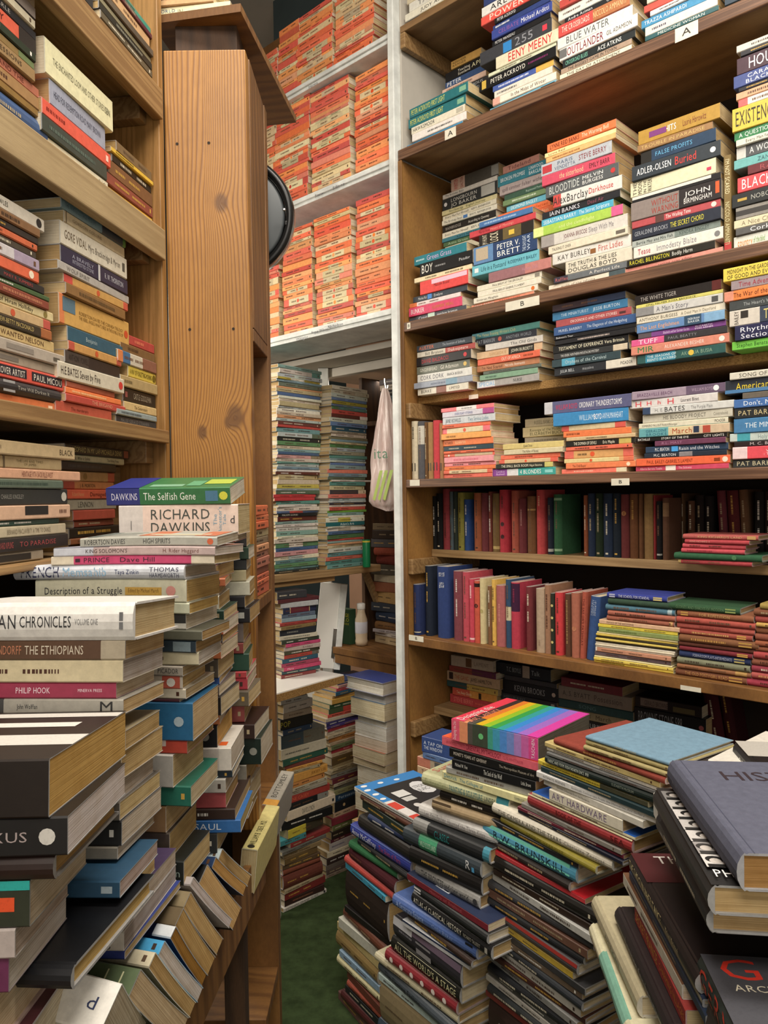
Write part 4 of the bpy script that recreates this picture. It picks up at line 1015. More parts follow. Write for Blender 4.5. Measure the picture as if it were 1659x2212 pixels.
rpile('the third pile on the lowest set-back shelf', zG, '''
1208 1370 24 191a20 ; .04 .6 a8acb0 =.5 JAMES LEE BURKE
1207 1372 18 8f8468 ; .06 .44 4a4432 =.45 GERALDINE BROOKS ; .5 .7 4a3a2a =.65 March
1207 1368 18 254a50 ; .1 .7 5a8088 =.5 SONG
1207 1364 30 8d8078 ; .06 .45 4a4440 =.42 A. S. BYATT ; .5 .88 5a4a48 =.5 Possession
1212 1345 20 7a2030''', off=.20, top=(1212, 1462), ratio=.5)
rpile('the fourth pile on the lowest set-back shelf', zG, '''
1370 1530 24 8a7c58
1372 1528 14 3a3430
1371 1525 38 14171e ; .05 .68 8a8c94 =.7 BROWNE STONE 588 ; o .94 a05a60
1373 1516 24 221a1c ; r .08 .5 .2 .9 7a6a64 ; .14 .5 3a2a2a =.5 GERALD BROWNE ; r .58 .9 .15 .6 5a5034''', off=.20, top=(1373, 1502), ratio=.5)
standing('the lowest set-back shelf', RAZ, rp(.25), zG, '''
1538 1570 1490 4a1420 c l-9 w.09
1574 1598 1490 3f121a c l-9 w.09''')
# ================================================================== the bookcase on the left
LAZ = 9.3; LU, LW = uw(LAZ); LP = LW * 0.68
def lp(off=0.0): q = LP + LW * off; return (q.x, q.y)
def zL(px, py, off=-0.02): return hit(lp(off), LU, px, py).z
def sL_(px, z=1.7, off=-0.02): return s_at(Vector((*lp(off), 0)), LU, z, px)
yS0, yS1, yS2, yS3 = zL(300, 140), zL(190, 372), zL(190, 897), 1.497
lb = tag(empty('bookcase', Vector((*lp(-.02), 0)), math.atan2(LU.y, LU.x)), 'pine bookcase with deep shelf lips, paperbacks lying in piles, beside the knotty plank', 'bookcase')
e0, e1 = -0.55, sL_(362)
for z, th, lip in ((yS0, .02, .058), (yS1, .02, .060), (yS2, .02, .026), (yS3, .012, .0125)):
    box('shelf', 'pale_pine', e0, e1, .016, .27, z - th, z, .002, lb)
    box('shelf_lip', 'pale_lip' if z == yS1 else 'pine_flat', e0, e1, -.004, .0155, z - lip, z - .001, .002, lb)
    box('bracket', 'pine_flat', e1 - .03, e1 - .0005, .03, .26, z - th - .045, z - th - .0005, .002, lb)
box('side_panel', 'pine', e1, e1 + .02, .004, .28, .93, 2.75, .002, lb)
box('back_panel', 'back_dark', e0, e1, .272, .284, .93, 2.75, 0, lb)
box('end_post', 'pale_pine', e1 - .032, e1 - .0005, .10, .14, yS3, yS2 - .07, .002, lb)
def lpile(desc, z, rows, off=0.0, **k):
    k.setdefault('jy', .8); k.setdefault('lim', (None, e1 - .004)); return pile(desc, LAZ, lp(off), z, rows, 'l', **k)
lpile('the near pile on the upper pine shelf', yS1, '''
L.235 97 62 33507c h
L.18 83 18 8a6a30
L.18 84 30 a07a4a
L.18 84 24 b0664a ; .1 .9 6a3024 =.5 RATTLE AND THE
L.18 74 30 9a7c50 ; .3 .9 4a3a2a =.4 CONFESSIONS
L.18 74 20 8a7040 ; r .8 1 .2 .9 6a7a50
L.198 78 22 2c382a
L.198 77 34 d8532e ; .3 .7 5a1a10 =.5 PALEY ; r .8 1 0 1 2c2622
L.198 76 22 26282c ; .2 .8 a8a49c =.5 PRINCE MARLE
L.198 77 22 cfc7ac
L.198 74 30 2e2a30 ; r .6 1 .1 .9 8a8078
L.198 76 30 9a8a70''', top=(76, -10))
lpile('the cream-topped pile, upper pine shelf', yS1, '''
86 232 30 d8d2b8 ; .1 .6 5a564a =.4 OUT OF THE WORLD ; .85 .97 3a3a34 =.5 BLACK
90 232 36 3c4640 ; ~ .1 .8 5a6a60
92 239 34 de4a2c ; ~ .05 .3 7a1a10 ; r .92 .96 .3 .7 f0d0c0
108 228 52 9aa0b4 ; .06 .9 4a4e60 =.3 HEAD FOR REDEMPTION ROAD MARY BROWN
100 243 74 e0dcb2 ; .1 .85 7a7860 =.22 THE ENCHANTED LOOM AND OTHER STORIES ; .86 .95 4a4a3a =.24 ISBN''', top=(100, 78), off=-.005)
lpile('the yellow pile on the upper pine shelf', yS1 - .0, '''
249 353 22 e6b41e ; .15 .5 5a4210 =.6 TENDER/COLLECTED ; .55 .75 5a4210 =.5 STORIES
240 353 20 8a4030
250 353 26 7a5230
258 352 14 1e1c18
256 353 9 e0b820 ; ~ .1 .5 4a3a10
262 345 18 7a6444''', top=(262, 312), off=0)
lpile('the pile on the topmost pine shelf', yS0, '''
L.2 338 24 14191f ; ~ .3 .7 6a7078
L.2 338 16 5a5240
L.2 334 16 20221f ; ~ .3 .8 8a8878
L.2 333 12 8a8468
L.19 330 16 5a5044
L.19 324 22 c8a070
L.19 330 12 5a2030
L.18 330 14 2a8a78''', off=-.005)
lpile('the near stack on the topmost pine shelf', yS0, '''
L.2 205 34 1a1c20
L.2 202 30 2a2c30 ; ~ .2 .8 8a8a80
L.2 204 26 6a6a60''')
lpile('the first pile on the middle pine shelf', yS2, '''
L.178 118 24 dc7430 ; r .9 .96 .3 .6 f0d8b8
L.215 130 34 333336 h ; .5 .85 b0aca0 =.3 Time Will Darken It ; r .36 .48 .1 .9 a0a0a0
L.2 140 36 d8452e ; r .0 .52 .25 .85 25222a ; .2 .5 e6ded0 =.5 COVER ARTIST ; r .58 .96 .25 .85 25222a ; .6 .95 e6ded0 =.5 PAUL MICOU
L.19 124 26 a89a88 ; r .1 .5 .3 .7 7a7268
L.2 140 30 b0a598 ; r .3 .6 .3 .7 8a8278 ; r .84 .92 .3 .6 5a5448
L.18 117 28 cdb074 ; .3 .85 5a3c24 =.5 WANTED NELSON
L.18 112 26 3a3226 ; .2 .75 c8b070 =.5 AND STEW-BETTY MACDONALD ; # .85 1.0 a8602a
L.178 108 26 c8a878 ; o .5 c85a3a ; # .9 1.0 c04a3a
L.198 113 24 d9c894 ; .1 .75 3a3424 =.5 Adventures of Hiram Holliday ; o .9 8a7a40
L.18 106 22 8a3f2c ; ~ .4 .9 c08060
L.19 104 14 45603a
L.19 96 22 2d2c2c ; .5 .85 b04a4a =.4 MARY R. SUMMERS
L.178 82 30 dd5a28 ; o .9 f0e0c8
L.19 82 30 cdc8cc ; # .7 1.0 a898b0
L.19 76 20 4a4238
L.178 78 18 d0602c
L.19 80 20 35302c
L.19 84 24 8a6440
L.19 95 34 dcd6c8 ; .1 .55 4a4a42 =.4 SORROW PAUL BOWLES ; o .93 2a2a2a''', top=(88, 470), off=.004)
lpile('the second pile on the middle pine shelf', yS2, '''
122 240 27 b4492f ; .25 .55 6a2a1c =.3 The murderers
142 272 17 b83a2c ; .4 .75 e0a080 =.55 THE BRIGAND
142 262 14 ea7424 ; ~ .1 .7 f0c890
144 248 14 a85034
128 267 36 d0c8b4 ; .03 .6 3a302c =.55 H.E.BATES Seven by Five ; o .94 c83a34
140 260 28 4a413c ; .06 .4 2a2422 =.55 ANTHONY POWELL ; # .4 1.0 332a28
148 263 20 c8934a ; # .0 .1 c04a30 ; # .9 1.0 b84a30 ; o .5 c85a30
147 265 32 27586e ; .3 .5 a8bcc0 =.35 Benjamin
130 278 64 d0a04a ; # .0 .06 d8783a ; .25 .9 7a5a24 =.32 ROBERTSON DAVIES THE CORNISH TRILOGY/THE REBEL ANGELS-WHAT'S BRED IN THE BONE-LYRE OF ; r .04 .2 .45 .92 5a7888 ; o .95 c8502a
142 272 24 8a6434 ; ~ .2 .8 5a4428
140 275 20 c8984a ; # .0 .12 c83a2c ; # .92 1.0 c84a2c ; o .5 c85a34
125 280 20 b0aca6 ; .1 .4 7a7670 =.5 WOLF SPIRIT
133 275 36 2f2d48 ; .15 .45 a8a8b8 =.6 A BRAVELY/INTERESTED STONE ; .62 .92 c8c8d0 =.4 R. W. THORNTON ; r .52 .55 0 1 c8c8c8
133 273 50 d8d2c0 ; .05 .36 6a5a44 =.42 GORE VIDAL ; .38 .88 6a645a =.34 Myra Breckinridge & Myron ; r .92 .96 .3 .7 55524a
140 269 26 d3c4a0 ; .1 .6 8a7a5a =.3 GORDON COLLINS ; r .02 .03 0 1 5a4a34
134 271 22 6f92a0 ; # .6 1.0 37414a ; .05 .5 38525e =.5 THE WHITE COTTAGE MYSTERY ; # .95 1.0 5a8a3a''', top=(134, 425), off=0)
lpile('the plank-side pile, middle pine shelf', yS2, '''
268 362 14 33383e ; .1 .8 7a7a78 =.5 MALISE GERALD STRAHAN
267 362 10 8fa0a4 ; ~ .1 .6 4a5458
283 362 14 cdb27a ; .3 .7 5a4a2a =.4 The Conservatory
282 362 22 29241f ; .3 .85 a89a84 =.5 CASTLE GODOLPHIN ; r .05 .12 .3 .7 8a4a44
276 362 18 b09a6a ; ~ .1 .3 6a5a3a
292 362 18 d2ba3a ; .05 .85 4a4210 =.5 A WAY OF FORGETTING-MORNING ; o .93 6a5a14
262 350 20 cdc6b4 ; # .0 .12 d87a3a ; # .12 .3 2f6a9a ; # .62 1.0 8a5a48
266 342 15 7a5a34 ; ~ .2 .5 4a3420
278 342 16 b4342e ; ~ .3 .6 e08060''', top=(278, 722), off=0)
lpile('the near pile, lower pine shelf', yS3, '''
L.19 92 22 9a8e7c ; .02 .5 c8c0a8 =.5 THE STATION ; r .0 .85 .2 .8 2a2622
L.19 148 28 2a2624 ; .1 .3 a04a4a =.5 RUDYARD KIPLING ; .35 .85 a04a4a =.4 TO PARADISE
L.198 142 22 b8ac90 ; .3 .8 7a6e58 =.5 BERNARD MACLAVERTY A TIME TO DANCE ; o .15 4a4438
L.18 128 12 24453a
L.198 150 28 cba588 ; r .45 .72 .3 .95 1c1a18 ; ~ .86 .95 6a4a3a
L.198 147 33 2d2e2c ; .2 .45 8a8880 =.3 CHARLES KINGSLEY ; o .95 b8b4a8
L.19 137 18 5a6a5c ; ~ .2 .8 3a4a40
L.21 173 20 d2a080 ; .3 .65 8a5a48 =.6 HERITAGE VITA SACKVILLE-WEST
L.18 132 25 a8926a ; .35 .8 6a5a3a =.5 THE LIFE AND TIMES/OF JAMES ; r .25 .27 0 1 5a4a34
L.21 163 27 c2ab82 ; .8 .97 4a3e2c =.5 BLACK ; .0 .2 6a5a40 =.3 SAKI''', top=(120, 962), off=-.01)
lpile('the far pile, lower pine shelf', yS3, '''
150 272 14 3a3026
152 268 12 8a5434
150 268 20 2a241e
160 246 14 7a3a28
160 248 20 a8402a
144 252 22 9a9684 ; .2 .5 4a4a40 =.6 LENNON
142 262 19 cc502a ; .1 .3 e0a070 =.5 Richard Hannon ; .4 .7 5a1c10 =.5 Damaged
138 246 16 b8743c ; # .0 .2 a8402a ; .3 .6 3a2a1a =.5 J. B. MORTON
138 247 21 b08850 ; # .86 1.0 b04a2a ; o .4 8a6a34
134 252 18 2c2a26 ; ~ .1 .7 55524a
134 267 14 c4bc92 ; .06 .42 4a4434 =.55 Tom Clark: Who is Sylvia ; .7 .9 4a4434 =.5 The Viking Press
140 281 20 2b271f ; .1 .86 c0b070 =.6 LEOPARD IN MY LAP-MICHAELA DENIS ; r .9 .98 .1 .9 8a4a34''', top=(150, 958), off=.03)

# ================================================================== plank-ended unit beside it
PY = 1.53
def at_y(px, py, y):
    d = FW + RT * ((px - 829.5) / FPX) + UP * ((1106 - py) / FPX); return CAM + d * (y / d.y)
pxl, pxr = at_y(364, 740, PY).x, at_y(541, 740, PY).x
ptop = at_y(440, 107, PY).z
un = tag(empty('plank_bookcase', (pxl, PY, 0)), 'narrow bookcase ended by a knotty varnished pine plank, under a slanted brown board', 'bookcase')
wid = pxr - pxl; dp = .215
pl = link('plank', box_mesh(0, wid, 0, .034, .91, ptop, .003), 'plank', un)
for x, z in ((.025, 2.287), (.088, 2.288), (.043, 1.92), (.13, 1.92)):
    n_ = link('nail_hole', revolve([(.0028, 0), (.0028, .0006)], 10), 'back_dark', pl); n_.location = (x, -.0001, z); n_.rotation_euler = (math.pi / 2, 0, 0)
zs1, zs2 = at_y(541, 702, PY).z, at_y(541, 1300, PY).z
box('side_board', 'brown_board', wid - .018, wid + .002, .0345, dp, zs1 + .001, ptop, .002, un)
box('upright', 'brown_board', wid - .10, wid + .004, dp, dp + .035, .0, ptop, .002, un)
box('back_board', 'back_dark', .002, wid - .10, dp, dp + .012, .5, ptop, 0, un)
for z in (zs1, zs2, 0.93, .50): box('shelf', 'brown_board', .0, wid + .002, .0345, dp - .0005, z - .026, z, .002, un)
box('upright', 'brown_board', wid - .075, wid + .0, .04, .075, .0, .47, .002, un)
tb = [at_z(327, 52, 2.53), at_z(520, 25, 2.53), at_z(640, 265, 2.53)]; tb.append(tb[0] + tb[2] - tb[1])
vs = [Vector((p.x, p.y, z)) for z in (2.53, 2.546) for p in tb]
bd = link('loose_board', mesh_from([v - tb[0] for v in vs], [(3, 2, 1, 0), (4, 5, 6, 7), (0, 1, 5, 4), (1, 2, 6, 5), (2, 3, 7, 6), (3, 0, 4, 7)]), 'brown_board'); bd.location = tb[0]
tag(bd, 'thin brown board laid across the top of the knotty plank', 'board')
box('packing_block', 'dark_wood', .02, wid - .02, .02, .14, ptop, 2.5299, .001, un)
zt = 2.546
pile('the pale pile on the slanted brown board', 97, (tb[0].x, tb[0].y + .012), zt, '''
328 498 26 e2dcb4 ; .04 .3 5a6a80 =.7 WORLD/GARDENS OF ; .33 .4 8a8468 =.5 IN
336 440 30 c8a070
345 470 24 d8c8a8''', 'p')
# its lower bay: a few orange paperbacks facing the passage, and page edges showing on the other side
pile('the bay behind the knotty plank', 3, (pxr - .006, PY + .045), zs2, '\n'.join(f'{543 + (x - 553) * .1} R.155 {d} {c} w.14' for x, d, c in (
 (556, 24, 'c8603a'), (560, 12, 'd86a3a'), (560, 12, 'c8603a'), (557, 16, '8a4a34'), (556, 22, 'b8705a'), (557, 14, 'a8705a'), (558, 16, 'd89a6a'), (552, 16, '8a7a60'), (556, 18, 'b0a47a'), (556, 18, 'e0662a'), (553, 14, 'd8703a'), (553, 22, 'e26a2a'))), 'o', jy=1, top=(553, 1092), lim=(.003, .163))
pile('the upper bay behind the knotty plank', 3, (pxr - .030, PY + .045), zs1, '\n'.join(f'544 R.155 {d} {c} w.155' for d, c in ((14, 'c8603a'), (16, 'd86a3a'), (10, 'a8603a'), (18, 'c8803a'), (14, 'b85a3a'), (12, 'd8743a'), (18, 'c85a2a'))), 'o', jy=.8, lim=(.002, .16))

# round dish seen from its back, hung behind the unit
cy = PY + dp + .10; dc = at_y(503, 470, cy); rr = (at_y(637, 470, cy).x - dc.x)
dm = empty('round_mirror', dc); tag(dm, 'round black-rimmed dish with grey back hanging behind the plank bookcase', 'mirror')
b = link('dish_back', revolve([(rr * .86, -.004), (rr * .80, -.010), (rr * .4, -.016), (.001, -.018)], 64), 'grey_dish', dm)
r_ = link('rim', revolve([(rr * .86, -.002), (rr * .87, -.014), (rr * .93, -.018), (rr * .985, -.012), (rr * .985, .012), (rr * .86, .012)], 64, True), 'black_plastic', dm)
r2 = link('edge_band', revolve([(rr * .986, -.010), (rr, -.006), (rr, .012), (rr * .986, .014)], 64, True), 'steel', dm)
cl = link('clip', box_mesh(rr * .845, rr * .885, -.016, .016, -.026, -.0145, .002), 'black_plastic', dm)
st = link('stud', revolve([(.004, 0), (.004, .004), (.002, .006)], 12), 'steel', dm); st.location = (rr * .86, -.032, .004); st.rotation_euler = (math.pi / 2, 0, 0)
for o in (b, r_, r2): o.rotation_euler = (-math.pi / 2, 0, 0)
box('hanging_bracket', 'black_plastic', -.03, .03, -.05, -.004, -.02, .02, .001, dm)

# ================================================================== ledge of the left bookcase and its heaps
zl = 0.90; zs = 0.845          # top of the lip, and the ledge surface behind it
Ea, Eb = at_z(612, 1705, zl), at_z(430, 2055, zl); ed = (Ea - Eb).normalized()
En = Eb - ed * ((Eb.y - .25) / ed.y); Ef = Eb + ed * ((1.52 - Eb.y) / ed.y)
poly = [(-.95, .25), (En.x, En.y), (Ef.x, Ef.y), (-.95, 1.52)]
def prism(poly, z0, z1):
    n = len(poly); vs = [(x, y, z0) for x, y in poly] + [(x, y, z1) for x, y in poly]
    return mesh_from(vs, [tuple(range(n - 1, -1, -1)), tuple(range(n, 2 * n))] + [(i, (i + 1) % n, n + (i + 1) % n, n + i) for i in range(n)])
lg = tag(empty('ledge_table', (0, 0, 0)), 'brown timber ledge in front of the pine bookcase, buried under heaps of books', 'table')
link('top_board', prism(poly, zs - .03, zs), 'brown_board', lg)
link('edge_rail', prism([(En.x + .001, En.y), (En.x + .014, En.y), (Ef.x + .014, Ef.y), (Ef.x + .001, Ef.y)], zs - .035, zl), 'brown_board', lg)
link('lower_rail', prism([(-.62, 1.46), (Ef.x - .02, 1.46), (Ef.x - .02, 1.50), (-.62, 1.50)], .40, .475), 'dark_wood', lg)
link('lower_shelf', prism([(-.9, .5), (-.42, .5), (-.36, 1.45), (-.9, 1.45)], .36, .385), 'dark_wood', lg)
for x, y in ((Ef.x - .06, 1.46), (-.9, 1.46), (-.9, .4)): link('leg', box_mesh(x, x + .04, y, y + .04, 0, zs - .031, .002), 'dark_wood', lg)
link('back_panel', box_mesh(-.93, -.92, .4, 1.5, 0, zs - .031, 0), 'back_dark', lg)
pile('the green books under the timber ledge', 95, (-.42, 1.3), .385, '''
430 560 40 2a5a34 ; ~ .2 .6 a8c8a8
440 555 30 3a4a2a''', 'h')

PGE = ['d8c49c', 'c9b48a', 'd9cdb4', 'cfc0a0', 'bda377', 'd5c9b2', 'c4ab7c', 'ddd6c6']
def ledge_rows(n, xr, dy, seed, jx, Ls=(.17, .178, .18), pal=('3a3a3c', '2a2a2c', 'c8c0b0', '8a3a30', '34506a', 'd8d0c0', '6a6258', '2c4a3c', 'b8a888', '8a8478', '5a2a34', 'c86a34')):
    rng = random.Random(seed); out = []
    for i in range(n): out.append(f'L{rng.choice(Ls)} {xr + rng.uniform(-jx, jx):.0f} {dy * rng.uniform(.6, 1.5):.1f} {tone(rng.choice(pal), rng)} g{rng.choice(PGE)} y{rng.uniform(-6, 6):.1f}')
    return out
# paperbacks fallen in a row across the ledge lip, spines up and fore-edges hanging over: (spine corner, fore-edge corner) in the picture
def leaner(sx, sy, ex, ey, t, Lb, Wb, hx, deco, cn, pg, i, bw=0.008):
    k = (sx - 829.5) / FPX; d = FW + RT * k + UP * ((1106 - sy) / FPX); p = CAM + d * (-.274 / d.x)
    e = FW + RT * ((ex - 829.5) / FPX) + UP * ((1106 - ey) / FPX); q = CAM - p
    A, B, C_ = e.dot(e), 2 * e.dot(q), q.dot(q) - Wb * Wb; dis = B * B - 4 * A * C_
    s = (-B + math.sqrt(max(dis, 0))) / (2 * A); wd = (CAM + e * s - p).normalized()
    u = Vector((1, -.30, .0)); u = (u - wd * u.dot(wd)).normalized(); vd = u.cross(wd)
    R = Matrix(((u.x, wd.x, vd.x), (u.y, wd.y, vd.y), (u.z, wd.z, vd.z)))
    return book('l', f'{cn} paperback slumped spine up over the ledge lip, {ordinal(i)} from the near end', 'books slumped over the ledge lip', p - u * Lb - vd * t, R, Lb, Wb, t, hx, deco, pg, bw=bw)
for i, r_ in enumerate(((264, 2124, 312, 2222, .046, .19, .125, 'e9e6df', '.05 .4 7a6a58 =.4 AMERICAN PASTORAL ; .86 .92 2a3458 =.3 d', 'white', 'c4b9a4'), (304, 2092, 402, 2214, .030, .19, .150, '3a4030', '# .55 1.0 5a6a4c ; r .80 .81 .2 .8 c8c8a0 ; r .9 .91 .2 .8 c8c8a0', 'dark green', 'bda98a'),
    (336, 2056, 418, 2180, .018, .18, .140, 'd8ceb0', '', 'cream', 'b79a6a'), (356, 2031, 434, 2148, .018, .18, .140, '30a0d8', '', 'sky blue', 'c9c2be'),
    (380, 2000, 442, 2118, .016, .18, .135, '22284a', '# .85 1.0 e0e4e8', 'navy', 'a3773a'), (396, 1960, 461, 2080, .026, .19, .135, '6a5a40', '', 'brown', 'bd9d68'),
    (412, 1925, 478, 2040, .024, .19, .135, '8a7a5a', '', 'tan', 'c2a473'), (418, 1893, 498, 1998, .013, .18, .135, 'b0a8a8', '', 'pale grey', 'bdb4b4'),
    (448, 1866, 518, 1972, .036, .19, .130, '2a2826', '', 'black', 'c0a070'), (466, 1850, 530, 1922, .018, .18, .115, '20406a', '# .8 1.0 28406a', 'dark blue', 'b89058'),
    (480, 1832, 540, 1900, .020, .18, .115, 'c4d4d8', '', 'pale blue', 'b89a6a'))):
    leaner(*r_, i + 1)
pile('the nearest heap on the timber ledge', 88, (-.28, .64), zs + .014, '''
L.24 20 140 6a5a4a h *
L.24 30 130 3a3a40 h *
L.24 10 130 8a8a80 h *
L.23 30 120 5a2a34 h *
L.24 -10 110 a85a2a h * ge0cdb0
L.22 20 78 6a2a52 gd8d4d0
L.20 34 64 b8aca8 gc8bcb4
L.21 67 100 33382a gd0c4b0 ; r .85 .94 .35 .65 e2542a ; r 0 1 .80 1 2aa8a0
L.24 122 56 2c1c18 h w.17 gb89a68
L.24 147 84 1c1a1a w.17 gd0c8c8 ; .62 .86 a89a98 =.3 PLEXUS ; o .93 d0ccc4
L.27 110 126 241c18 w.205 gc4a060 ; ^ .0 1 .25 .45 cfcac2 ; ^ .1 .9 .62 .72 d8d4cc ; ^ .3 1 .85 .95 c8c4bc''', 'l', top=(105, 1640), jy=1.0, tilt=-4.5)
pile('the ledge heap under the white hardback', 93, (-.28, .85), 1.062, '''
L.2 270 20 2a3a86 w.19 gc8b48c
L.2 266 46 c8c0b4 w.19 gb4acac ; v .88 .93 3a3a3a OBED
L.2 262 46 4a3a5c w.19 gc0b4a8
L.19 258 40 2a2c2a
L.24 158 56 17181c h w.2 gc8ac70 o-.165 q-4
L.2 257 40 27506e o-.05 gb8a8a4 ; r .9 .96 .3 .7 a8b8c0
L.19 252 30 8a8478 gcfc4b4
L.2 262 58 2a2a2a gcabfb0
L.2 258 44 6a6258 gcdb98c
L.2 250 54 2e2c30 gc8beb4
L.2 262 66 b09a70 gc8ae7e
L.19 268 46 a89878 gbfa474
L.198 200 40 c8c0b4 ; .55 .92 4a4a4a =.45 National Service
L.198 266 36 aaa69c gc8ae84 ; # .0 .3 4a4a4a ; .38 .5 3a3a3a =.35 John Wolffan ; .86 .94 2a2a2a =.8 M
L.2 250 38 9a2448 gcfc2ae ; .42 .62 f0d8e0 =.42 PHILIP HOOK ; .78 .92 f0d8e0 =.22 MINERVA PRESS
L.2 265 52 cdc09c gb8b0ac
L.2 270 46 5c4230 w.125 gcfb48c ; # .86 1.0 b0a48e ; .02 .4 b8785a =.52 EDWARD ULLENDORFF ; .42 .76 d0c4b0 =.52 THE ETHIOPIANS
L.22 289 88 dcdad6 h w.15 gc8b48c ; .02 .39 2a2a2c =.42 BOB DYLAN ; .41 .68 2a2a2c =.34 CHRONICLES ; .7 .82 7a7a7a =.18 VOLUME ONE ; r .93 .95 .3 .75 6a6a6a''', 'l', top=(-100, 1304), jy=1.2, tilt=-4.5)
pile('the ledge heap under High Spirits', 95, (-.28, 1.05), 1.045, '''
L.18 398 52 222624 gc2ac80 ; .84 .97 8a9a90 =.35 Pan
L.19 365 60 4a4038 gc0a878
L.19 358 56 8a6a44 gc8b088
L.198 412 44 1f6a58 gcdc0a4
L.198 375 70 aeaaa4 gc8b48c ; .6 .8 55504a =.35 BELLOW
L.198 403 28 c43a1c gc4ac80 ; r .4 .85 .55 1 dccac0 ; .45 .8 3a2a28 =.3 Norman Ryan
L.198 416 82 136290 gccb48e ; o .9 a8b8c0
L.18 388 7 4a2430
L.19 402 22 d0c8b4 gc4b08a
L.18 393 28 cfc4b6 gc8b080 ; # .84 .98 c8553e ; o .91 e8e4dc
L.198 396 22 a49c90 gb8a480 ; .82 .97 2a2a28 =.55 PICADOR
L.19 428 28 cfc6a6 gcbc6c0
L.18 424 26 2b3a46 gb89c70 ; r .82 .96 .1 .9 7a8a90
L.19 438 22 5a5a4c gb09468
65 402 34 cac8be gd0c8b8 ; r .9 1 .4 1 2a2a28
95 410 24 b9bca4 gcdb070 ; .24 .84 4a4a40 =.5 NEGLEY FARSON-CAUCASIAN JOURNEY ; r .05 .06 0 1 4a4a40
75 404 48 c6c4ac gcfb278 ; .06 .58 2f3036 =.36 Description of a Struggle ; r .6 .84 .3 .65 c09a4a ; .62 .82 5a3a1a =.2 Edited by Michael March ; o .9 c88a80
30 400 31 c3c8d2 h w.15 gc8bcac ; .04 .27 22264a =.85 FRENCH ; .29 .55 8ab0cc =.7 Memsahib ; .6 .74 2a3460 =.36 Taya Zinkin ; .8 .97 3a3a50 =.8 THOMAS/HARMSWORTH
113 462 19 ddd2bc gc4b084 ; # .14 .86 c8306a ; .2 .36 3a1a2a =.62 PRINCE ; .42 .64 3a1a2a =.62 Dave Hill ; r .15 .18 .3 .7 3a1a2a
117 464 19 b8a2a0 gc8c0b8 ; # .0 .25 c0c4d0 ; .2 .46 3a2420 =.5 KING SOLOMON'S ; .68 .9 6a3a34 =.5 H. Rider Haggard ; ^ .1 1 .2 .9 d8804a ; ^ .0 .35 0 1 b8b8c8
176 468 20 a9a9a0 q1 gc0b8a8 ; .03 .33 3a3a38 =.62 ROBERTSON DAVIES ; .46 .66 3a3a38 =.62 HIGH SPIRITS ; o .95 c8603a ; ^ .03 .97 .08 .94 5a6460 ; ^ .4 .97 .12 .9 b86a4a ; ^ .44 .9 .3 .4 e0d8c0 ; ^ .5 .85 .2 .3 d8c0a0 ; ^ .08 .34 .3 .35 8a948c ; ^ .08 .34 .5 .55 8a948c ; ^ .08 .34 .7 .75 8a948c''', 'l', top=(176, 1160), tilt=-2, jy=2.0, sag=.002)
rN = ledge_rows(15, 478, 26, 5, 9)
rN[3] = 'L.198 474 14 2a5aa8 g' + PGE[1]
pile('the ledge heap under the green science book', 90, (-.268, 1.24), 1.0, '\n'.join(['L.2 470 40 3a3a38', 'L.2 520 26 1d66ac gc0b080 ; .62 .84 e0e8f0 =.55 SAUL', 'L.21 508 22 3a2a24 w.15', 'L.18 488 32 b0484c gb89c70 ; r .0 .25 .2 .8 8a3a3a', 'L.18 488 28 b4b0a8 gd0c8bc', 'L.18 502 14 22303a', 'L.2 500 46 dcd6cc gd4ccc0 ; # .0 .9 c8c0b8 ; ^ .2 .95 .1 .25 d8602a', 'L.198 470 42 17181c gc8a468 ; o .9 8a8880'] + rN + ['L.19 508 14 d2381e gcdc6b0', '260 516 60 e2cabc gcbbc94 ; # .0 .2 d2ccc6 ; .26 .76 3c423c =.86 RICHARD/DAWKINS ; v .79 .825 6a9ab0 The ; v .83 .865 6a9ab0 Ancestor\'s ; v .87 .9 6a9ab0 Tale ; r .1 .105 .2 .5 4a4a48 ; .93 .97 2a2a2a =.3 d',
 '232 500 34 2f7442 q9 w.125 gd8d4c8 ; # .0 .27 27307c ; .04 .25 dcdcec =.46 DAWKINS ; .3 .72 eef4ea =.5 The Selfish Gene ; r .8 .9 .2 .8 4a7a98 ; o .945 d8d84a ; ^ 0 .27 0 1 27307c ; ^ .33 .6 .1 .3 7aa88a ; ^ .75 .97 .3 .75 a8b84a ; ^ .62 .74 .15 .6 5a9a72']), 'l', top=(232, 1055), jy=1.5)
rO = ledge_rows(19, 534, 27, 9, 7)
for i, s in ((3, 'L.2 566 46 14251e gd0c8b8 y-4 ; o .93 8a8a80'), (4, 'L.2 553 26 2e1c18 gd6cebc y-6'), (7, 'L.198 536 20 b02638 gd8d0bc'), (8, 'L.198 534 12 b83038'), (12, 'L.198 542 26 1a1a1e ; r .8 .95 .3 .7 a8a8a0')): rO[i] = s
pile('the ledge heap against the plank', 88, (-.25, 1.375), 1.0, rO, 'l', top=(400, 1135), jy=3, ratio=.58)
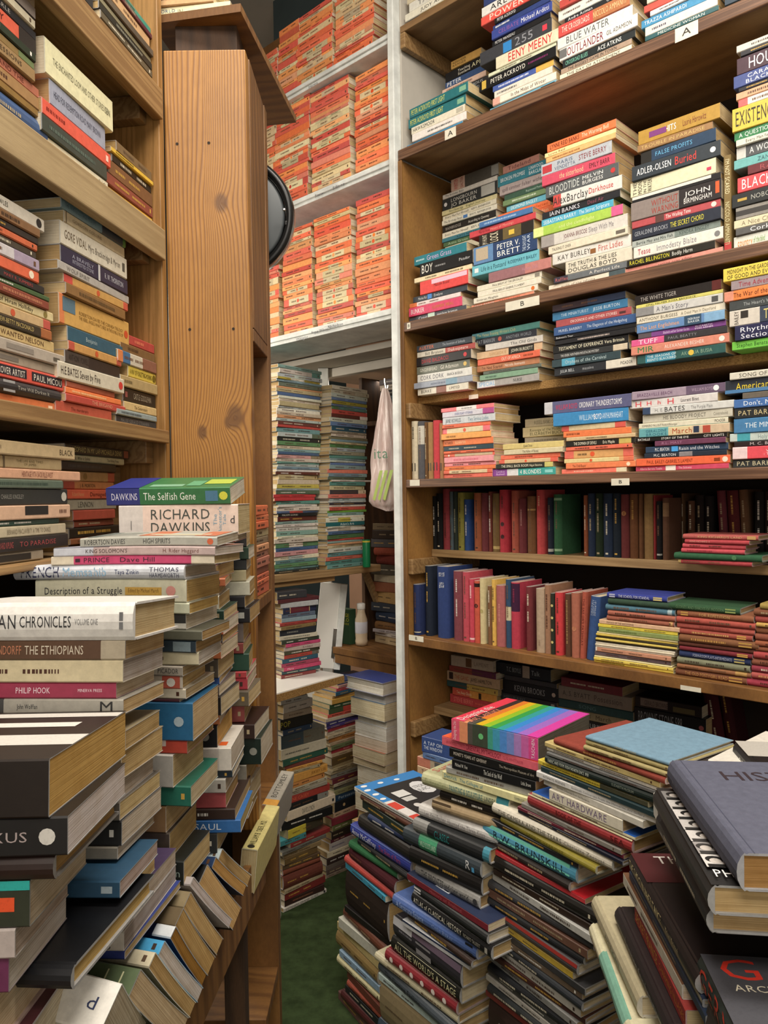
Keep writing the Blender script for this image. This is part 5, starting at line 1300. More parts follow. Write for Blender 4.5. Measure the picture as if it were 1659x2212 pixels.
for px, py, tl, t, hx, dc_, lab in ((574, 1738, 84, .030, 'e0d488', '.08 .62 3a3a24 =.45 WILLIAM B. OBER, M.D. ; o .05 2a2a20', 'cream yellow book standing spine up behind the ledge lip'), (607, 1664, 84, .032, 'a5a196', '.2 .9 4a4a44 =.45 BOTTOMLEY ; # .0 .15 d89a2a', 'grey spined book standing spine up behind the ledge lip')):
    u, w = uw(math.degrees(math.atan2(ed.x, ed.y))); Wb = .083; a = math.radians(tl); z = zs + Wb * math.sin(a) + t * math.cos(a) + .002
    p = at_z(px, py, z); wd = w * math.cos(a) - Vector((0, 0, 1)) * math.sin(a); vd = u.cross(wd)
    R = Matrix(((u.x, wd.x, vd.x), (u.y, wd.y, vd.y), (u.z, wd.z, vd.z)))
    book('l', lab, 'books leaning spine up on the ledge', p - u * .2 - vd * t, R, .2, Wb, t, hx, dc_, 'c8b890')

# ================================================================== two towers of paperbacks in the passage
TOW = ['6a9a96', '5a908c', '8ab0ac', 'c8d0c8', 'd8d8d0', 'e0dcc8', 'b8c4c4', 'e4e0d4', 'd8cfb4', 'cfc39c', 'c4b48a', 'b0a890', '6a7868', '9fa8a0', '7a98a8', '4a6a90', '6a88b4', 'c8463a', 'd8705a', 'd89a6a', '3a3c3e', '6a3a34', 'c8b84a', '5a8a5a', '8aa8a8', 'a8b8b8', 'd8a0a0', 'e0dccb', '8a8068', 'cac4b4', 'd4d0c4']
zW = at_z(600, 1243, 1.29); zsh = hit((-.40, 2.95), uw(44)[0], 600, 1240).z
r1 = auto_rows(60, 595, 687, 8, TOW, 21, 'mixed', .10, 2.8); r2 = auto_rows(56, 706, 784, 8, TOW, 22, 'mixed', .17, 2.8)
r1[18] = '600 686 7 ddd8d0 ; .4 .85 3a3a3a =.6 THE WINNERS OF THE BOOKER'; r1[15] = '601 685 8 26282a ; .08 .5 d8d0c0 =.6 MAXIM GORKI'; r1[20] = '592 680 8 c42a30'; r1[21] = '590 682 8 c8282e'
r2[13] = '705 786 10 1f6a70 ; .36 .72 e0ece8 =.75 Adam\'s Ark'; r2[17] = '708 790 6 6fa83a'; r2[19] = '710 790 6 e0d8cc'; r2[27] = '716 802 5 d8d0c8'; r2[44] = '714 792 12 2f5a70'
pile('the outer passage tower', 38, (-.40, 2.95), zsh, r1, 't', 'paperbacks in the passage towers', (603, 786), seed=31, jy=2.2)
pile('the passage tower beside the bag', 38, (-.355, 2.93), zsh, r2, 't', 'paperbacks in the passage towers', (714, 830), seed=32, jy=2.2)
tu, tw = uw(44)
ps = tag(empty('passage_shelf', Vector((-.40, 2.95, 0)), math.atan2(tu.y, tu.x)), 'pale timber shelf carrying the two tall towers in the passage', 'shelf')
box('shelf_board', 'pale_pine', -.13, .52, -.03, .17, zsh - .030, zsh - .0005, .002, ps)
box('support_batten', 'pine_flat', -.05, .26, -.02, .02, zsh - .05, zsh - .0305, .002, ps)
wall_leg = box('post', 'white_paint', -.125, -.09, .10, .14, 0, zsh - .0305, .002, ps)
bx = hit((-.1, 3.1), tu, 800, 1190); 
br = link('diagonal_brace', box_mesh(-.012, .012, -.012, .012, -.2, .2, .001), 'pale_pine', ps); br.location = (.545, .06, zsh - .10); br.rotation_euler = (0, math.radians(-28), 0)
# tall white post between the towers
tag(box('white_post', 'white_paint', -.285, -.24, 3.42, 3.46, 0, 2.16, .002), 'white painted post rising behind the two book towers', 'post')
# lower shelf with its stack
z3 = .905; c3 = [at_z(612, 1494, z3), at_z(742, 1457, z3)]; e3 = (c3[1] - c3[0]).normalized(); n3 = Vector((-e3.y, e3.x, 0))
q3 = [c3[0] - e3 * .1, c3[1], c3[1] + n3 * .2, c3[0] - e3 * .1 + n3 * .2]
s3 = tag(empty('laminate_shelf', (0, 0, 0)), 'white laminate shelf holding a short stack below the towers', 'shelf')
link('shelf_board', prism([(p.x, p.y) for p in q3], z3 - .018, z3), 'laminate', s3); link('front_lip', prism([((q3[0] - n3 * .004).x, (q3[0] - n3 * .004).y), ((q3[1] - n3 * .004).x, (q3[1] - n3 * .004).y), ((q3[1] - n3 * .0005).x, (q3[1] - n3 * .0005).y), ((q3[0] - n3 * .0005).x, (q3[0] - n3 * .0005).y)], z3 - .03, z3 - .004), 'chipboard', s3)
for x in (.12, .50): lgp = q3[0].lerp(q3[1], x) + n3 * .17; link('leg', box_mesh(lgp.x - .015, lgp.x + .015, lgp.y - .015, lgp.y + .015, 0, z3 - .0185, .001), 'white_paint', s3)
pile('the stack on the white laminate shelf', 50, (-.372, 2.86), z3, '''
608 682 7 8a3a3a ; ~ .1 .6 d8c8b0
610 690 7 3a5a60
613 694 9 c83a6a ; .05 .3 f0d0d8 =.5 Mary
608 690 8 a83a5a
609 688 9 2f5a70
613 690 8 b0382a ; # .8 1.0 6a6a60
613 692 7 4a4a38
615 691 9 b8a8a0 ; .4 .9 6a4a50 =.5 RABBIT
617 693 7 c83a72
608 690 8 3a4438
606 684 9 cfc8b4 ; ~ .1 .8 6a6a60
606 680 13 2a2f38 ; ~ .2 .5 8a8a80
606 684 8 8a7448
604 686 7 a83a34
610 682 9 8aa0ac
610 680 9 5a6a80
611 684 12 28304e ; # .22 .78 6a2434 ; # .2 .22 d8c08a ; # .78 .8 d8c08a
608 686 11 b8bcc0
600 690 8 5a2a30
600 662 16 3a3c42''', 't', top=(600, 1280), seed=41, jy=4)
pile('the stack under the laminate shelf', 47, (-.372, 2.92), 0.0, '''
612 706 10 cfc8c0 ; .05 .8 3a3a3a =.6 LISTENERS GRAND GUIDE ; r .93 .97 .2 .8 2a2a2a
616 700 16 3a2420 ; ~ .2 .7 8a5a44
614 704 18 7a2420
614 700 10 a89878
612 696 34 6a3426 c
612 690 14 7a3e28 c
612 690 12 5a4630
614 686 16 6a5430
614 692 12 8a7450
608 706 10 6a6a64
626 714 12 8a2424
606 612 14 3a8a92
620 700 22 3f3a2c ; # .0 .5 c8b828
610 716 22 1a1c1e
618 726 24 d8c8b0 ; .3 .55 3a4a44 =.6 DAVID LYNCH ; r .93 .97 .3 .6 2a2a2a
612 710 16 1c2024 ; # .75 1.0 8a8a84
620 712 18 a02c20 ; .03 .5 d86a4a =.5 JANE CASEY
625 706 10 9a9484
624 708 9 b0a890
618 702 14 c8843a
616 708 20 cf9436 ; .6 .95 7a4a14 =.4 JERSEY LEE
618 690 9 a89a78
620 694 8 d89a3a
616 700 10 7a3a30
610 708 16 2c5a4a
608 704 26 c8c0aa ; ~ .08 .6 3a3a34
608 700 34 3a4a54 ; # .5 1.0 6a685c
610 674 14 28405e
606 674 26 1e2020 ; .0 .3 b8b03a =.6 POP
612 672 16 b0a090 ; ~ .2 .7 6a5a4a
610 676 22 c8c0bc
606 664 12 b8b8ba
604 662 12 5a6460''', 't', top=(606, 1503), seed=42, jy=4, sag=.0)
pile('the passage floor stack behind the comic', 46, (-.232, 3.16), 0.0, '''
706 744 10 8a7a6a
706 748 12 5a4a44
704 744 14 6a6058
706 752 18 3a2c28
708 770 16 cfc4a8
712 764 22 b0a8a4 ; ~ .1 .6 55506a
714 756 10 5a2430
716 770 20 30281f
718 764 16 6a7040
716 772 20 8a2a38 ; # .0 .0 d8b0a0
720 776 14 c8a888
722 780 28 24262a ; o .35 c8a878
724 786 18 22405c ; .05 .8 a8b8c4 =.5 Persuasion
722 780 14 8a8a60
722 784 10 6a6a60
720 786 9 b0a890
716 788 14 6a2a34
716 790 12 8a8a80
714 796 9 a89a78
718 790 9 b8a880
716 792 9 a8946a
714 800 20 6a5430
716 800 10 d0b894
716 798 11 b8283a ; .05 .7 f0d0c8 =.4 ELEGY
714 798 12 7a8a60
712 798 9 c8b090
710 800 12 b87a34 ; ~ .3 .8 6a4418
706 798 10 cabb9c
706 794 9 c8bca4
706 796 9 b02c3c
704 796 8 4a3a80
702 790 10 3a3468
704 784 10 c8bca4
708 786 9 d8503a
710 784 14 4a6040 ; # .4 .8 c8402a
712 790 12 34583a
716 796 14 c89a3a
718 796 8 b08a4a
722 798 10 2a5a78
724 800 9 b83c4a
728 802 8 c89a94
728 800 9 2a3f6a''', 't', top=(728, 1474), seed=43, jy=3)
q = rp(.28)
pile('the stack of turned books behind the white post', RAZ + 180, rp(.21), 0.0, '''
876 806 34 8a3028 h
876 806 36 b83a34 h
874 806 40 6a6a60
876 806 34 c84a40 h
876 808 30 d8b070 w.12
876 810 22 c83c34 h
876 809 40 a8a49c ge6e0cc
874 810 16 8a8478 gd8ccb0
876 812 36 d8c828 ge6e2d4
876 806 14 8a8a80 gd0c4a8
876 806 24 b8704a gdcd2b6
876 808 22 e0d8d0 ge2d4c4
876 808 26 c8ccd0 gdfe0dc
876 812 14 a8a8a0 gd8d8d0
876 803 34 5a7a98 ge0d8bc
876 808 18 8aa0b0 gd8dce0
880 799 26 2c3f8a h w.13 gd8d8d0''', 'f', top=(878, 1462), jy=1.5, off0=0.0)
# rear shelf seen between the towers and the post
zr = hit((-.10, 3.42), tu, 760, 1392).z
rs = tag(empty('rear_shelf', Vector((-.10, 3.42, 0)), math.atan2(RU.y, RU.x)), 'brown shelf at the back of the passage with a bottle and a green box', 'shelf')
box('shelf_board', 'brown_board', -.05, .55, -.16, .14, zr - .03, zr - .0005, .002, rs); box('apron_board', 'brown_board', -.05, .55, -.155, -.14, zr - .07, zr - .0305, .001, rs)
for x_ in (-.03, .48): box('leg', 'brown_board', x_, x_ + .03, .10, .13, 0, zr - .0305, .001, rs)
lean = tag(box('hatch', 'laminate', 0, .09, 0, .02, 0, .375, .002), 'white panel with a small hinge leaning by the rear shelf', 'panel')
pA = at_z(690, 1440, .86); lean.location = (pA.x - .035, 3.33, .86 - .02); lean.rotation_euler = (0, math.radians(6), 0)
strip = link('frame_strip', box_mesh(.0905, .118, -.006, .016, 0, .375, .001), 'white_paint', lean)
h_ = link('hinge', box_mesh(0, .02, -.004, .0, 0, .13, .001), 'steel', lean); h_.location = (.075, -.001, .05)
tag(box('floor_cupboard', 'laminate', -.52, -.30, 3.46, 3.58, 0, .836, .002), 'white cupboard end standing on the floor behind the towers', 'cupboard')
gq = hit((-.10, 3.34), RU, 764, 1388)
gb = tag(empty('wax_box', (gq.x - .035, gq.y + .02, zr), math.atan2(RU.y, RU.x)), 'dark green car wax box with yellow lettering on the rear shelf', 'box')
cbx = link('carton', box_mesh(-.045, .045, -.02, .02, 0, .155, .001), flat_mat('green_carton', '2c4a30', .6, .1, 8, .03), gb)
V, F, C = [], [], []
for s_, y0 in (('SPONGE', .120), ("'N GLO", .100), ('CAR WAX', .085)): lay_text(V, F, C, s_, -.04, .042, y0, y0 + (.018 if y0 > .09 else .012), hexc('c8c02a'), lambda x, y: (x, -.0204, y))
link('lettering', mesh_from(V, F, C), 'ink', gb)
bq = hit((-.10, 3.34), RU, 781, 1388)
bt = tag(empty('bottle', (bq.x, bq.y, zr)), 'milky plastic bottle with white cap on the rear shelf', 'bottle')
link('body', revolve([(.001, 0), (.026, .002), (.028, .02), (.026, .03), (.027, .045), (.027, .115), (.020, .135), (.0165, .15), (.0165, .162)], 28), 'bottle', bt)
link('label_band', revolve([(.0272, .055), (.0276, .056), (.0276, .104), (.0272, .105)], 28, True), flat_mat('blue_white_label', 'c8c8d0', .6, .1, 30, .02), bt)
link('cap', revolve([(.017, .158), (.0185, .160), (.0185, .183), (.012, .186)], 28), 'laminate', bt)
pile('the untidy stack on the rear shelf', RAZ, (hit((-.10, 3.45), RU, 806, 1390).x, hit((-.10, 3.45), RU, 806, 1390).y), zr, '''
806 880 18 c8b088
806 882 8 d0c8c0 y-6
808 880 8 b8b0b4 y5
812 882 18 8a6234 h
808 880 24 2a3c5a h
804 880 20 3a4250 y4
806 878 26 c8a060 y-8
806 880 22 9a5a3a y6
804 880 18 cfc4a8 y-6
806 880 24 5a5448
808 882 22 8a3a30 c
812 882 18 a04a34 c
806 884 20 5a5a60 y8
808 884 20 3a302c y8
804 880 16 7a6a50''', 'f', top=(806, 1130), jy=9, tilt=-3)
tin = tag(empty('tin', hit((-.10, 3.14), tu, 792, 1228)), 'tall green tin with a yellow rim beside the towers', 'tin'); tin.location.z = zsh
link('can_body', revolve([(.001, 0), (.016, .001), (.0165, .004), (.0165, .112), (.015, .115)], 28), 'green_tin', tin); link('rim_band', revolve([(.0167, .104), (.017, .105), (.017, .110), (.0167, .111)], 28, True), flat_mat('yellow_band', 'c8c04a', .5, .05, 8, .02), tin)
zh = hit((.02, 3.35), RU, 845, 905).z; hb = hit((.02, 3.35), RU, 800, 905)
us = tag(empty('high_shelf', Vector((hb.x, hb.y, 0)), math.atan2(RU.y, RU.x)), 'dark shelf high at the back of the passage', 'shelf'); box('shelf_board', 'dark_wood', -.05, .5, 0, .2, zh - .02, zh - .0005, .001, us); box('side_board', 'dark_wood', -.07, -.0505, 0, .2, zr, zh + .2, .001, us)
pile('the high shelf at the back of the passage', RAZ, (hb.x, hb.y), zh, '''
820 900 12 1e1e20
822 900 14 c8b8a8
820 900 12 2a2a2c
824 900 12 8ab0c8
820 900 12 2a2426
822 902 12 d0c0b0
820 900 12 4a3a3a''', 'f', jy=2)
# thin carrier bag hanging from a hook on the batten
bgp = hit((-.12, 2.98), RU, 826, 838)
zt_, zb_ = bgp.z, hit((-.12, 2.98), RU, 826, 1104).z
def bag():
    vs, fs = [], []; nz, na = 26, 40; H = zt_ - zb_
    for i in range(nz):
        f = i / (nz - 1); z = zt_ - f * H
        wx = .008 + .080 * f ** .72 if f < .90 else .082 * math.sqrt(max(0.02, 1 - ((f - .90) / .10) ** 2))
        wy = .008 + .042 * min(1, f * 1.4)
        if f > .90: wy *= math.sqrt(max(0.05, 1 - ((f - .90) / .10) ** 2))
        for k in range(na):
            a = 2 * math.pi * k / na; fold = 1 + .17 * (1 - f * .6) * math.sin(7 * a + 4 * f) + .09 * math.sin(12 * a - 7 * f) + .05 * math.sin(19 * a + 15 * f)
            vs.append((wx * math.cos(a) * fold + .012 * f, wy * math.sin(a) * fold, z - zb_))
    for i in range(nz - 1):
        for k in range(na): j = (k + 1) % na; fs.append((i * na + k, (i + 1) * na + k, (i + 1) * na + j, i * na + j))
    fs.append(tuple((nz - 1) * na + k for k in range(na)))
    me = mesh_from(vs, fs)
    for p in me.polygons: p.use_smooth = True
    return me
bg = tag(empty('carrier_bag', (bgp.x + .01, bgp.y, zb_), math.atan2(RU.y, RU.x)), 'thin pinkish plastic carrier bag with green logo hanging in the passage', 'bag')
link('bag_body', bag(), 'bag', bg)
hk = link('hook', mesh_from(*(lambda pts: ([(x + dx, dy, z) for x, z in pts for dx, dy in ((-.002, -.002), (.002, -.002), (.002, .002), (-.002, .002))], [(4*i+a, 4*i+(a+1) % 4, 4*i+4+(a+1) % 4, 4*i+4+a) for i in range(len(pts) - 1) for a in range(4)]))([(0, zt_ - zb_ + .035), (0, zt_ - zb_ + .02), (.006, zt_ - zb_ - .004), (.014, zt_ - zb_ - .002), (.016, zt_ - zb_ + .008)])), 'steel', bg)
V, F, C = [], [], []
lay_text(V, F, C, 'ita', -.005, .068, .19, .235, hexc('3a6a4a'), lambda x, y: (x, -.0625, y))
for k in range(3):
    o = len(V); x0 = -.012 + k * .026; V += [(x0, -.0625, .045), (x0 + .012, -.0625, .040), (x0 + .052, -.0605, .150), (x0 + .036, -.0605, .150)]; F.append((o, o + 1, o + 2, o + 3)); C.append(hexc('9ab04a'))
link('bag_print', mesh_from(V, F, C), 'ink', bg)

# ================================================================== heaps on the floor in front of the brown bookcase
pile('the floor heap at the carpet end', 147, (-.13, 2.31), 0.0, '''
728 850 16 6f4a48
740 842 18 4a1c1e h
746 846 14 24242a
752 830 15 a84a36 h
748 832 14 6a3428
732 822 17 d8d0a4 h
735 818 13 8aa8c4
728 818 28 937a48 h
727 832 15 c8b478
735 846 19 c8c8bc
741 834 20 6a3a28 h
748 850 12 201c1c
748 842 66 2c211a c
744 836 11 2f98bc
746 851 15 c23c34 h
755 857 23 4c1c24 c ; ~ .05 .3 7a4a3a
760 857 16 2e6a42 c y3
773 886 11 1b1c20 h
763 887 23 28389a h ; .03 .45 e6e8f2 =.5 Anne McCaffrey ; .5 .85 b04a6a =.45 The Skies of Pern ; r 0 1 .86 .95 6a80d0
778 893 25 2b2826 h
800 898 13 27365c h
781 908 16 2a3630
783 908 13 5a3426 h
757 926 8 d8d8d4 b w.22 ; ~ .05 .9 3a3a3a ; ^ 0 .42 .0 1 3f86c8 ; ^ .42 1 .0 1 e0dcd8 ; ^ .15 .86 .14 .92 2c2a2a ; ^ .46 .6 .0 .13 d0483a ; ^ .74 .86 .0 .13 d0483a ; ^ .88 1 .2 .4 d0483a ; ^ .88 1 .6 .8 d0483a ; ^o .05 .1 .022 .05 f0f0f0 ; ^o .14 .06 .022 .05 f0f0f0 ; ^o .25 .07 .022 .05 f0f0f0 ; ^o .36 .06 .02 .045 f0f0f0 ; ^o .07 .35 .02 .045 f0f0f0 ; ^o .09 .6 .02 .045 f0f0f0 ; ^o .35 .72 .14 .15 dedede ; ^T .28 .42 .6 .84 333333 STROKED/JUICY ; ^o .7 .4 .07 .12 8a8886 ; ^o .62 .3 .04 .05 d8d4d0 ; ^o .75 .7 .05 .12 5a5856 ; ^ .3 .42 .25 .45 dcdcd8 ; ^ .44 .52 .25 .42 c8c8c4''', 'f', top=(757, 1690), jy=2.5)
zq, _o = pile('the floor heap with the red flowered book', 144, (.168, 1.73), 0.0, '''
822 985 60 6a6a60 h *
820 985 56 3a4a5a h *
824 985 60 8a7a5a h *
820 980 16 b8ccca
817 984 25 4a525a h ; .1 .6 20242a =.45 The Fleeting Fashion
815 988 19 c8c0a0 h
837 987 27 8a1c28 h ; o .1 e8d8d0 ; o .25 e8d8d0 ; o .4 e8d8d0 ; o .55 e8d8d0 ; o .7 e8d8d0 ; o .85 e8d8d0
848 997 34 22221e h ; .06 .95 ddd6a8 =.44 ALL THE WORLD'S A STAGE ; r .1 .95 .1 .14 c8c4a8 ; r .1 .95 .86 .9 c8c4a8
851 1001 45 35323a h ; # .0 .28 38363c ; r .0 .3 .62 1 c4c4c8 ; r .3 1 .7 1 6a5a6a ; r .36 .58 .05 .62 9a989a ; ~ .1 .3 8a8890
873 1012 13 c4c6ca ; r 0 1 .7 1 24304e
880 1024 15 3a2a24 h
855 1028 27 4a68aa h ; .05 .4 a8bce4 =.5 A Separate Sphere ; .5 .75 8aa0d0 =.35 Colin Baker ; r .88 .96 .2 .9 22242a
890 1067 27 1a1a1c h ; .03 .66 e0dccc =.45 ATLAS of CLASSICAL HISTORY ; .68 .88 a8a498 =.3 RICHARD TALBERT ; r .93 .96 .3 .7 a8a498
894 1059 20 242628 h ; r 0 .1 .3 .8 d8d8d8
880 1056 15 7a1a2a ; .3 .7 b05a60 =.5 History of England ; ^ 0 1 0 1 2a3450 ; ^T .3 .5 .1 .5 d8dce4 E in''', 'f', jy=2.5, top=(880, 1886), ratio=.43)
zq, _o = pile('the middle of the rainbow-topped heap', 138.5, (.166, 1.77), zq, '''
897 1039 17 8d8c8a h ; .1 .85 3a3a3a =.55 THE BRONTES and their world ; o .95 3a3a3a
888 1040 23 201e1e h
873 1040 21 3a434a h ; # .22 .46 3f9a70 ; .24 .45 c8dcc8 =.4 WILD SCOTLAND ; .82 .88 e0e0e0 =.6 R ; r .9 .93 .2 .5 5aa8d8
896 1058 19 26282a h ; # .0 .2 8a8a88 ; .3 .5 2f8a8a =.6 CLASSIC ; # .92 1.0 3a8aa0''', 'f', jy=3, top=(896, 1766), ratio=.43)
zq, _o = pile('the heap right under the rainbow book', RAZ, (RW.x * 1.42, RW.y * 1.42), zq, '''
905 1078 22 d6d4d2 h ; .08 .86 9a9494 =.4 Let You Father Haunted the Three Kings ; r .92 .97 .2 .8 8a8a8a
936 1075 18 a08a68 h ; r .0 .3 .3 1 5a4a38
952 1095 18 1f1c1a h w.19 o.01 gb09868
914 1100 22 bdbf96 h w.23 ; .04 .3 a8b080 =.5 Surrealist ; .34 .72 3f7a80 =.5 PAINTING & SCULPTURE ; .74 .86 3a4a4a =.36 LINDEY ; # .87 1.0 2f7f8c ; ^ .87 1 0 1 2f7f8c ; ^T .02 .12 .1 .4 c86a60 Surr
954 1141 13 e0dca4 w.24 ; .02 .18 2a8aa0 =.6 Dietrich ; .22 .5 3a8aa0 =.5 The Collages of ; .86 .97 5a6a60 =.35 CAMBRIDGE
966 1152 11 a8a8a2 w.22
978 1156 17 191a1c w.2 ; .04 .2 d8d8d0 =.4 Michael W. Fox ; .4 .62 d8d8d0 =.55 The Soul of the Wolf ; .84 .95 d8d8d0 =.4 Little, Brown
971 1165 16 1a1a1a w.24 ; .05 .44 d8cfc0 =.4 MONET'S YEARS AT GIVERNY ; .58 .95 b8b0a0 =.32 The Metropolitan Museum of Art
954 1164 15 e0586c w.22 ; .05 .26 a83a4a =.4 AN INTRODUCTION TO ; .27 .64 8a1a3a =.62 ORIENTAL MYTHOLOGY ; .66 .86 b04058 =.36 CLIO WHITTAKER ; ^ 0 1 0 1 e8623e
978 1161 37 e0566e w.24 g6a6860 ; ## .0 .1 e0466a ; ## .1 .2 e08a5a ; ## .2 .26 55504a ; ## .26 .44 3f4a3c ; ## .44 .5 3aa08a ; ## .5 .58 2f9ac0 ; ## .58 .66 3a86d8 ; ## .66 .74 6a86d0 ; ## .74 .82 a87cc4 ; ## .82 .9 c85aa8 ; ## .9 1 d8308a ; o .36 6ac07a ; v .93 .97 f4e4f0 TASCHEN ; v .02 .06 f8dce0 Designing the 21st ;^ .0 .16 0 .08 e0466a ; ^ 0 .14 .08 1 dc3a50 ; ^ .14 .22 .1 1 2e2624 ; ^ .22 .3 .2 1 d87a2a ; ^ .3 .38 0 1 d8b020 ; ^ .38 .46 0 1 8ab828 ; ^ .46 .54 0 1 2f9a48 ; ^ .54 .62 0 1 2a9a9a ; ^ .62 .7 0 1 2f86d0 ; ^ .7 .78 0 1 5a78d0 ; ^ .78 .88 0 1 9a68c0 ; ^ .88 1 0 1 d040a0 ; ^T .03 .13 .02 .6 f4e8e4 Designing the ; ^T .13 .24 .02 .55 e8907a 21st Century''', 'f', jy=2, top=(978, 1552))
pile('the small heap by the white post', RAZ, rp(-.10), 0.0, '\n'.join(f'{890 + i % 3} {1010 + i % 4} {34} {c} h *' for i, c in enumerate(('5a4a3a', '3a3a40', '6a2a2a', '3a4a3a', '8a7a5a', '4a4a50', '5a3a2a', '2a3a4a', '6a6050', '3a2a2a', '7a6a4a', '4a2a30', '5a5a50', '3a4a5a', '6a4a30'))) + '''
900 1000 18 cfae88 ; .1 .5 4a3a34 =.5 T.C. BOYLE
900 998 20 b8a48a ; r .4 1 .1 .9 5a5a58 ; # .0 .3 c87a60
912 995 14 5a78a8
912 1000 34 2f4a86 ; .05 .5 dce4f0 =.6 A TAP ON/THE WINDOW''', 'f', top=(915, 1590), jy=3)
pile('the floor heap under the pale blue cloth book', 147, (.37, 1.53), 0.0, '\n'.join(f'{1052 + i % 3 * 4} {1244 + i % 4} {70} {c} h *' for i, c in enumerate(('4a4a48', '3a3a3a', '5a5048', '2f3338', '3a2a26'))) + '''
1052 1246 12 7a2a24
1056 1250 18 34383a h
1050 1252 14 c4c0b8
1054 1248 12 5a5a58
1058 1256 20 24262a h
1050 1250 15 8a8a88
1060 1262 13 4a2a24 h
1052 1256 16 b0aca4
1056 1262 18 2c3036 h
1050 1258 14 6a5a4a
1058 1266 15 3a3a3c h
1048 1240 14 c8a82a
1056 1250 22 4a4648 h ; r 0 1 .7 1 8a2a24
1048 1260 18 2a2c30 h
1046 1268 18 6a4a3c
1060 1280 20 3f4044 h
1062 1284 16 b8b8b4
1068 1330 15 33241c h w.24
1056 1290 30 1e1c1a h
1066 1262 11 c8202c w.24 ; ^ 0 1 0 1 c8242e
1050 1232 18 2b2422 h
1049 1244 33 4a9ec0 h w.22 ; r .0 .94 .28 .98 7ad0b8 ; .12 .9 1a2a30 =.5 R.W. BRUNSKILL ; ^ 0 1 .0 1 2a2a2c
1062 1250 11 2a2a2e
1080 1292 17 8f8424 h ; .2 .8 5a5418 =.4 GEORGE HARRIOTT
1068 1322 23 d6d0c0 h w.24 ; .06 .62 6a665a =.42 THE CAMERA AND THE TSARS ; .64 .95 8a8478 =.38 Charlotte Zeepvat ; ^ .1 .5 .2 .8 8a5a38 ; ^o .25 .3 .08 .16 3a261a ; ^o .6 .6 .15 .2 c89a68
1117 1348 9 1f2233 h
1120 1346 8 6a1a30
1126 1342 11 8a8680 w.2
1143 1368 28 9c2428 h w.21 ; .3 .55 4a1014 =.42 BOOK OF THE ; .8 .95 4a1014 =.42 SEA ; r 0 1 .9 1 d8cfa8
1150 1372 7 e0dab8 w.24 ; ^ 0 1 0 1 2a62b8 ; ^o .16 .25 .07 .14 e8ecf0 ; ^o .16 .25 .045 .09 2a62b8
1187 1345 24 dcd6c4 w.18 ; .04 .8 7a6a88 =.7 ART HARDWARE
1172 1392 15 cfccc2 w.22 ; .15 .5 6a665c =.35 Scottish Colourists from the Hunterian
1163 1425 14 dddddc w.24 ; .06 .26 55555a =.4 INTIMATE FRIENDS ; .3 .9 77777a =.34 Scottish Colourists from the Hunterian Art Gallery
1168 1430 12 23393e w.22
1163 1400 11 d8c22a w.24 ; ~ .05 .6 6a5a10 ; # .6 1.0 4a4a38
1181 1425 19 1d2a28 h w.22 ; .03 .42 d0d8cc =.4 FABRIC AND FORM: IRISH FASHION SINCE 1950 ; .62 .8 8a9488 =.32 ELIZABETH McCRUM
1184 1440 8 6a6a6a w.24
1182 1442 8 c8c4bc w.22
1178 1425 11 c4b070 w.22
1196 1440 14 8a3626 c w.22 ; ~ .3 .6 c08a50
1264 1452 11 a89a68 c w.2
1268 1452 11 a39560 c w.2
1268 1445 9 6f93ac c w.2 ; .3 .7 c0b080 =.5 HENRY MOORE''', 'f', jy=2.0, top=(1268, 1588))
# leaning heap on the right: spines face the passage
pzs, _o = pile('the sloping heap under the grey-blue book', 183, (.384, 1.1), 0.0, '\n'.join(f'1345 1470 {110} {c} h w.2 *' for c in ('4a4a48', '5a4a3a', '3a3a44', '6a5a4a', '4a3a3a', '3a4a4a', '5a5a50', '4a4038', '3a3a3a', '55504a')) + '''
1273 R.27 34 d8d2b0 h w.18 o-.05 ; # .3 .9 7ab09c
1285 R.27 40 b8ae8e h w.2 o-.034 ; .1 .9 6a6250 =.3 AMERICAN
1330 R.28 40 2c2426 h w.2 o-.020 ; .2 .9 8a8488 =.4 Looking for beauty
1367 R.25 38 a02a26 w.2 o-.004 ; .03 .5 d8a050 =.6 SECRET FRANCE ; .54 .98 d88a40 =.4 CHARMING VILLAGES
1345 1473 26 d8d2c4 w.2 o-.004 ; ^ 0 1 0 1 6a4a34 ; ^ .2 .36 .1 .6 a87a3a
1356 1527 18 23344e w.2 h
1357 1520 14 24304a h w.2 ; r 0 1 .5 1 a89f8a
1360 1510 34 241c1c h w.21 ; .02 .56 d8c898 =.5 THE SHOGUN INHERITANCE ; .62 .8 c8b890 =.35 Michael Macintosh ; ^ 0 .3 0 1 4a1a1e ; ^T .03 .12 .15 .9 f0ece4 The Shogun ; ^T .13 .18 .3 .8 d8d0c8 Japan''', 'f', top=(1360, 1842), jy=1.2)
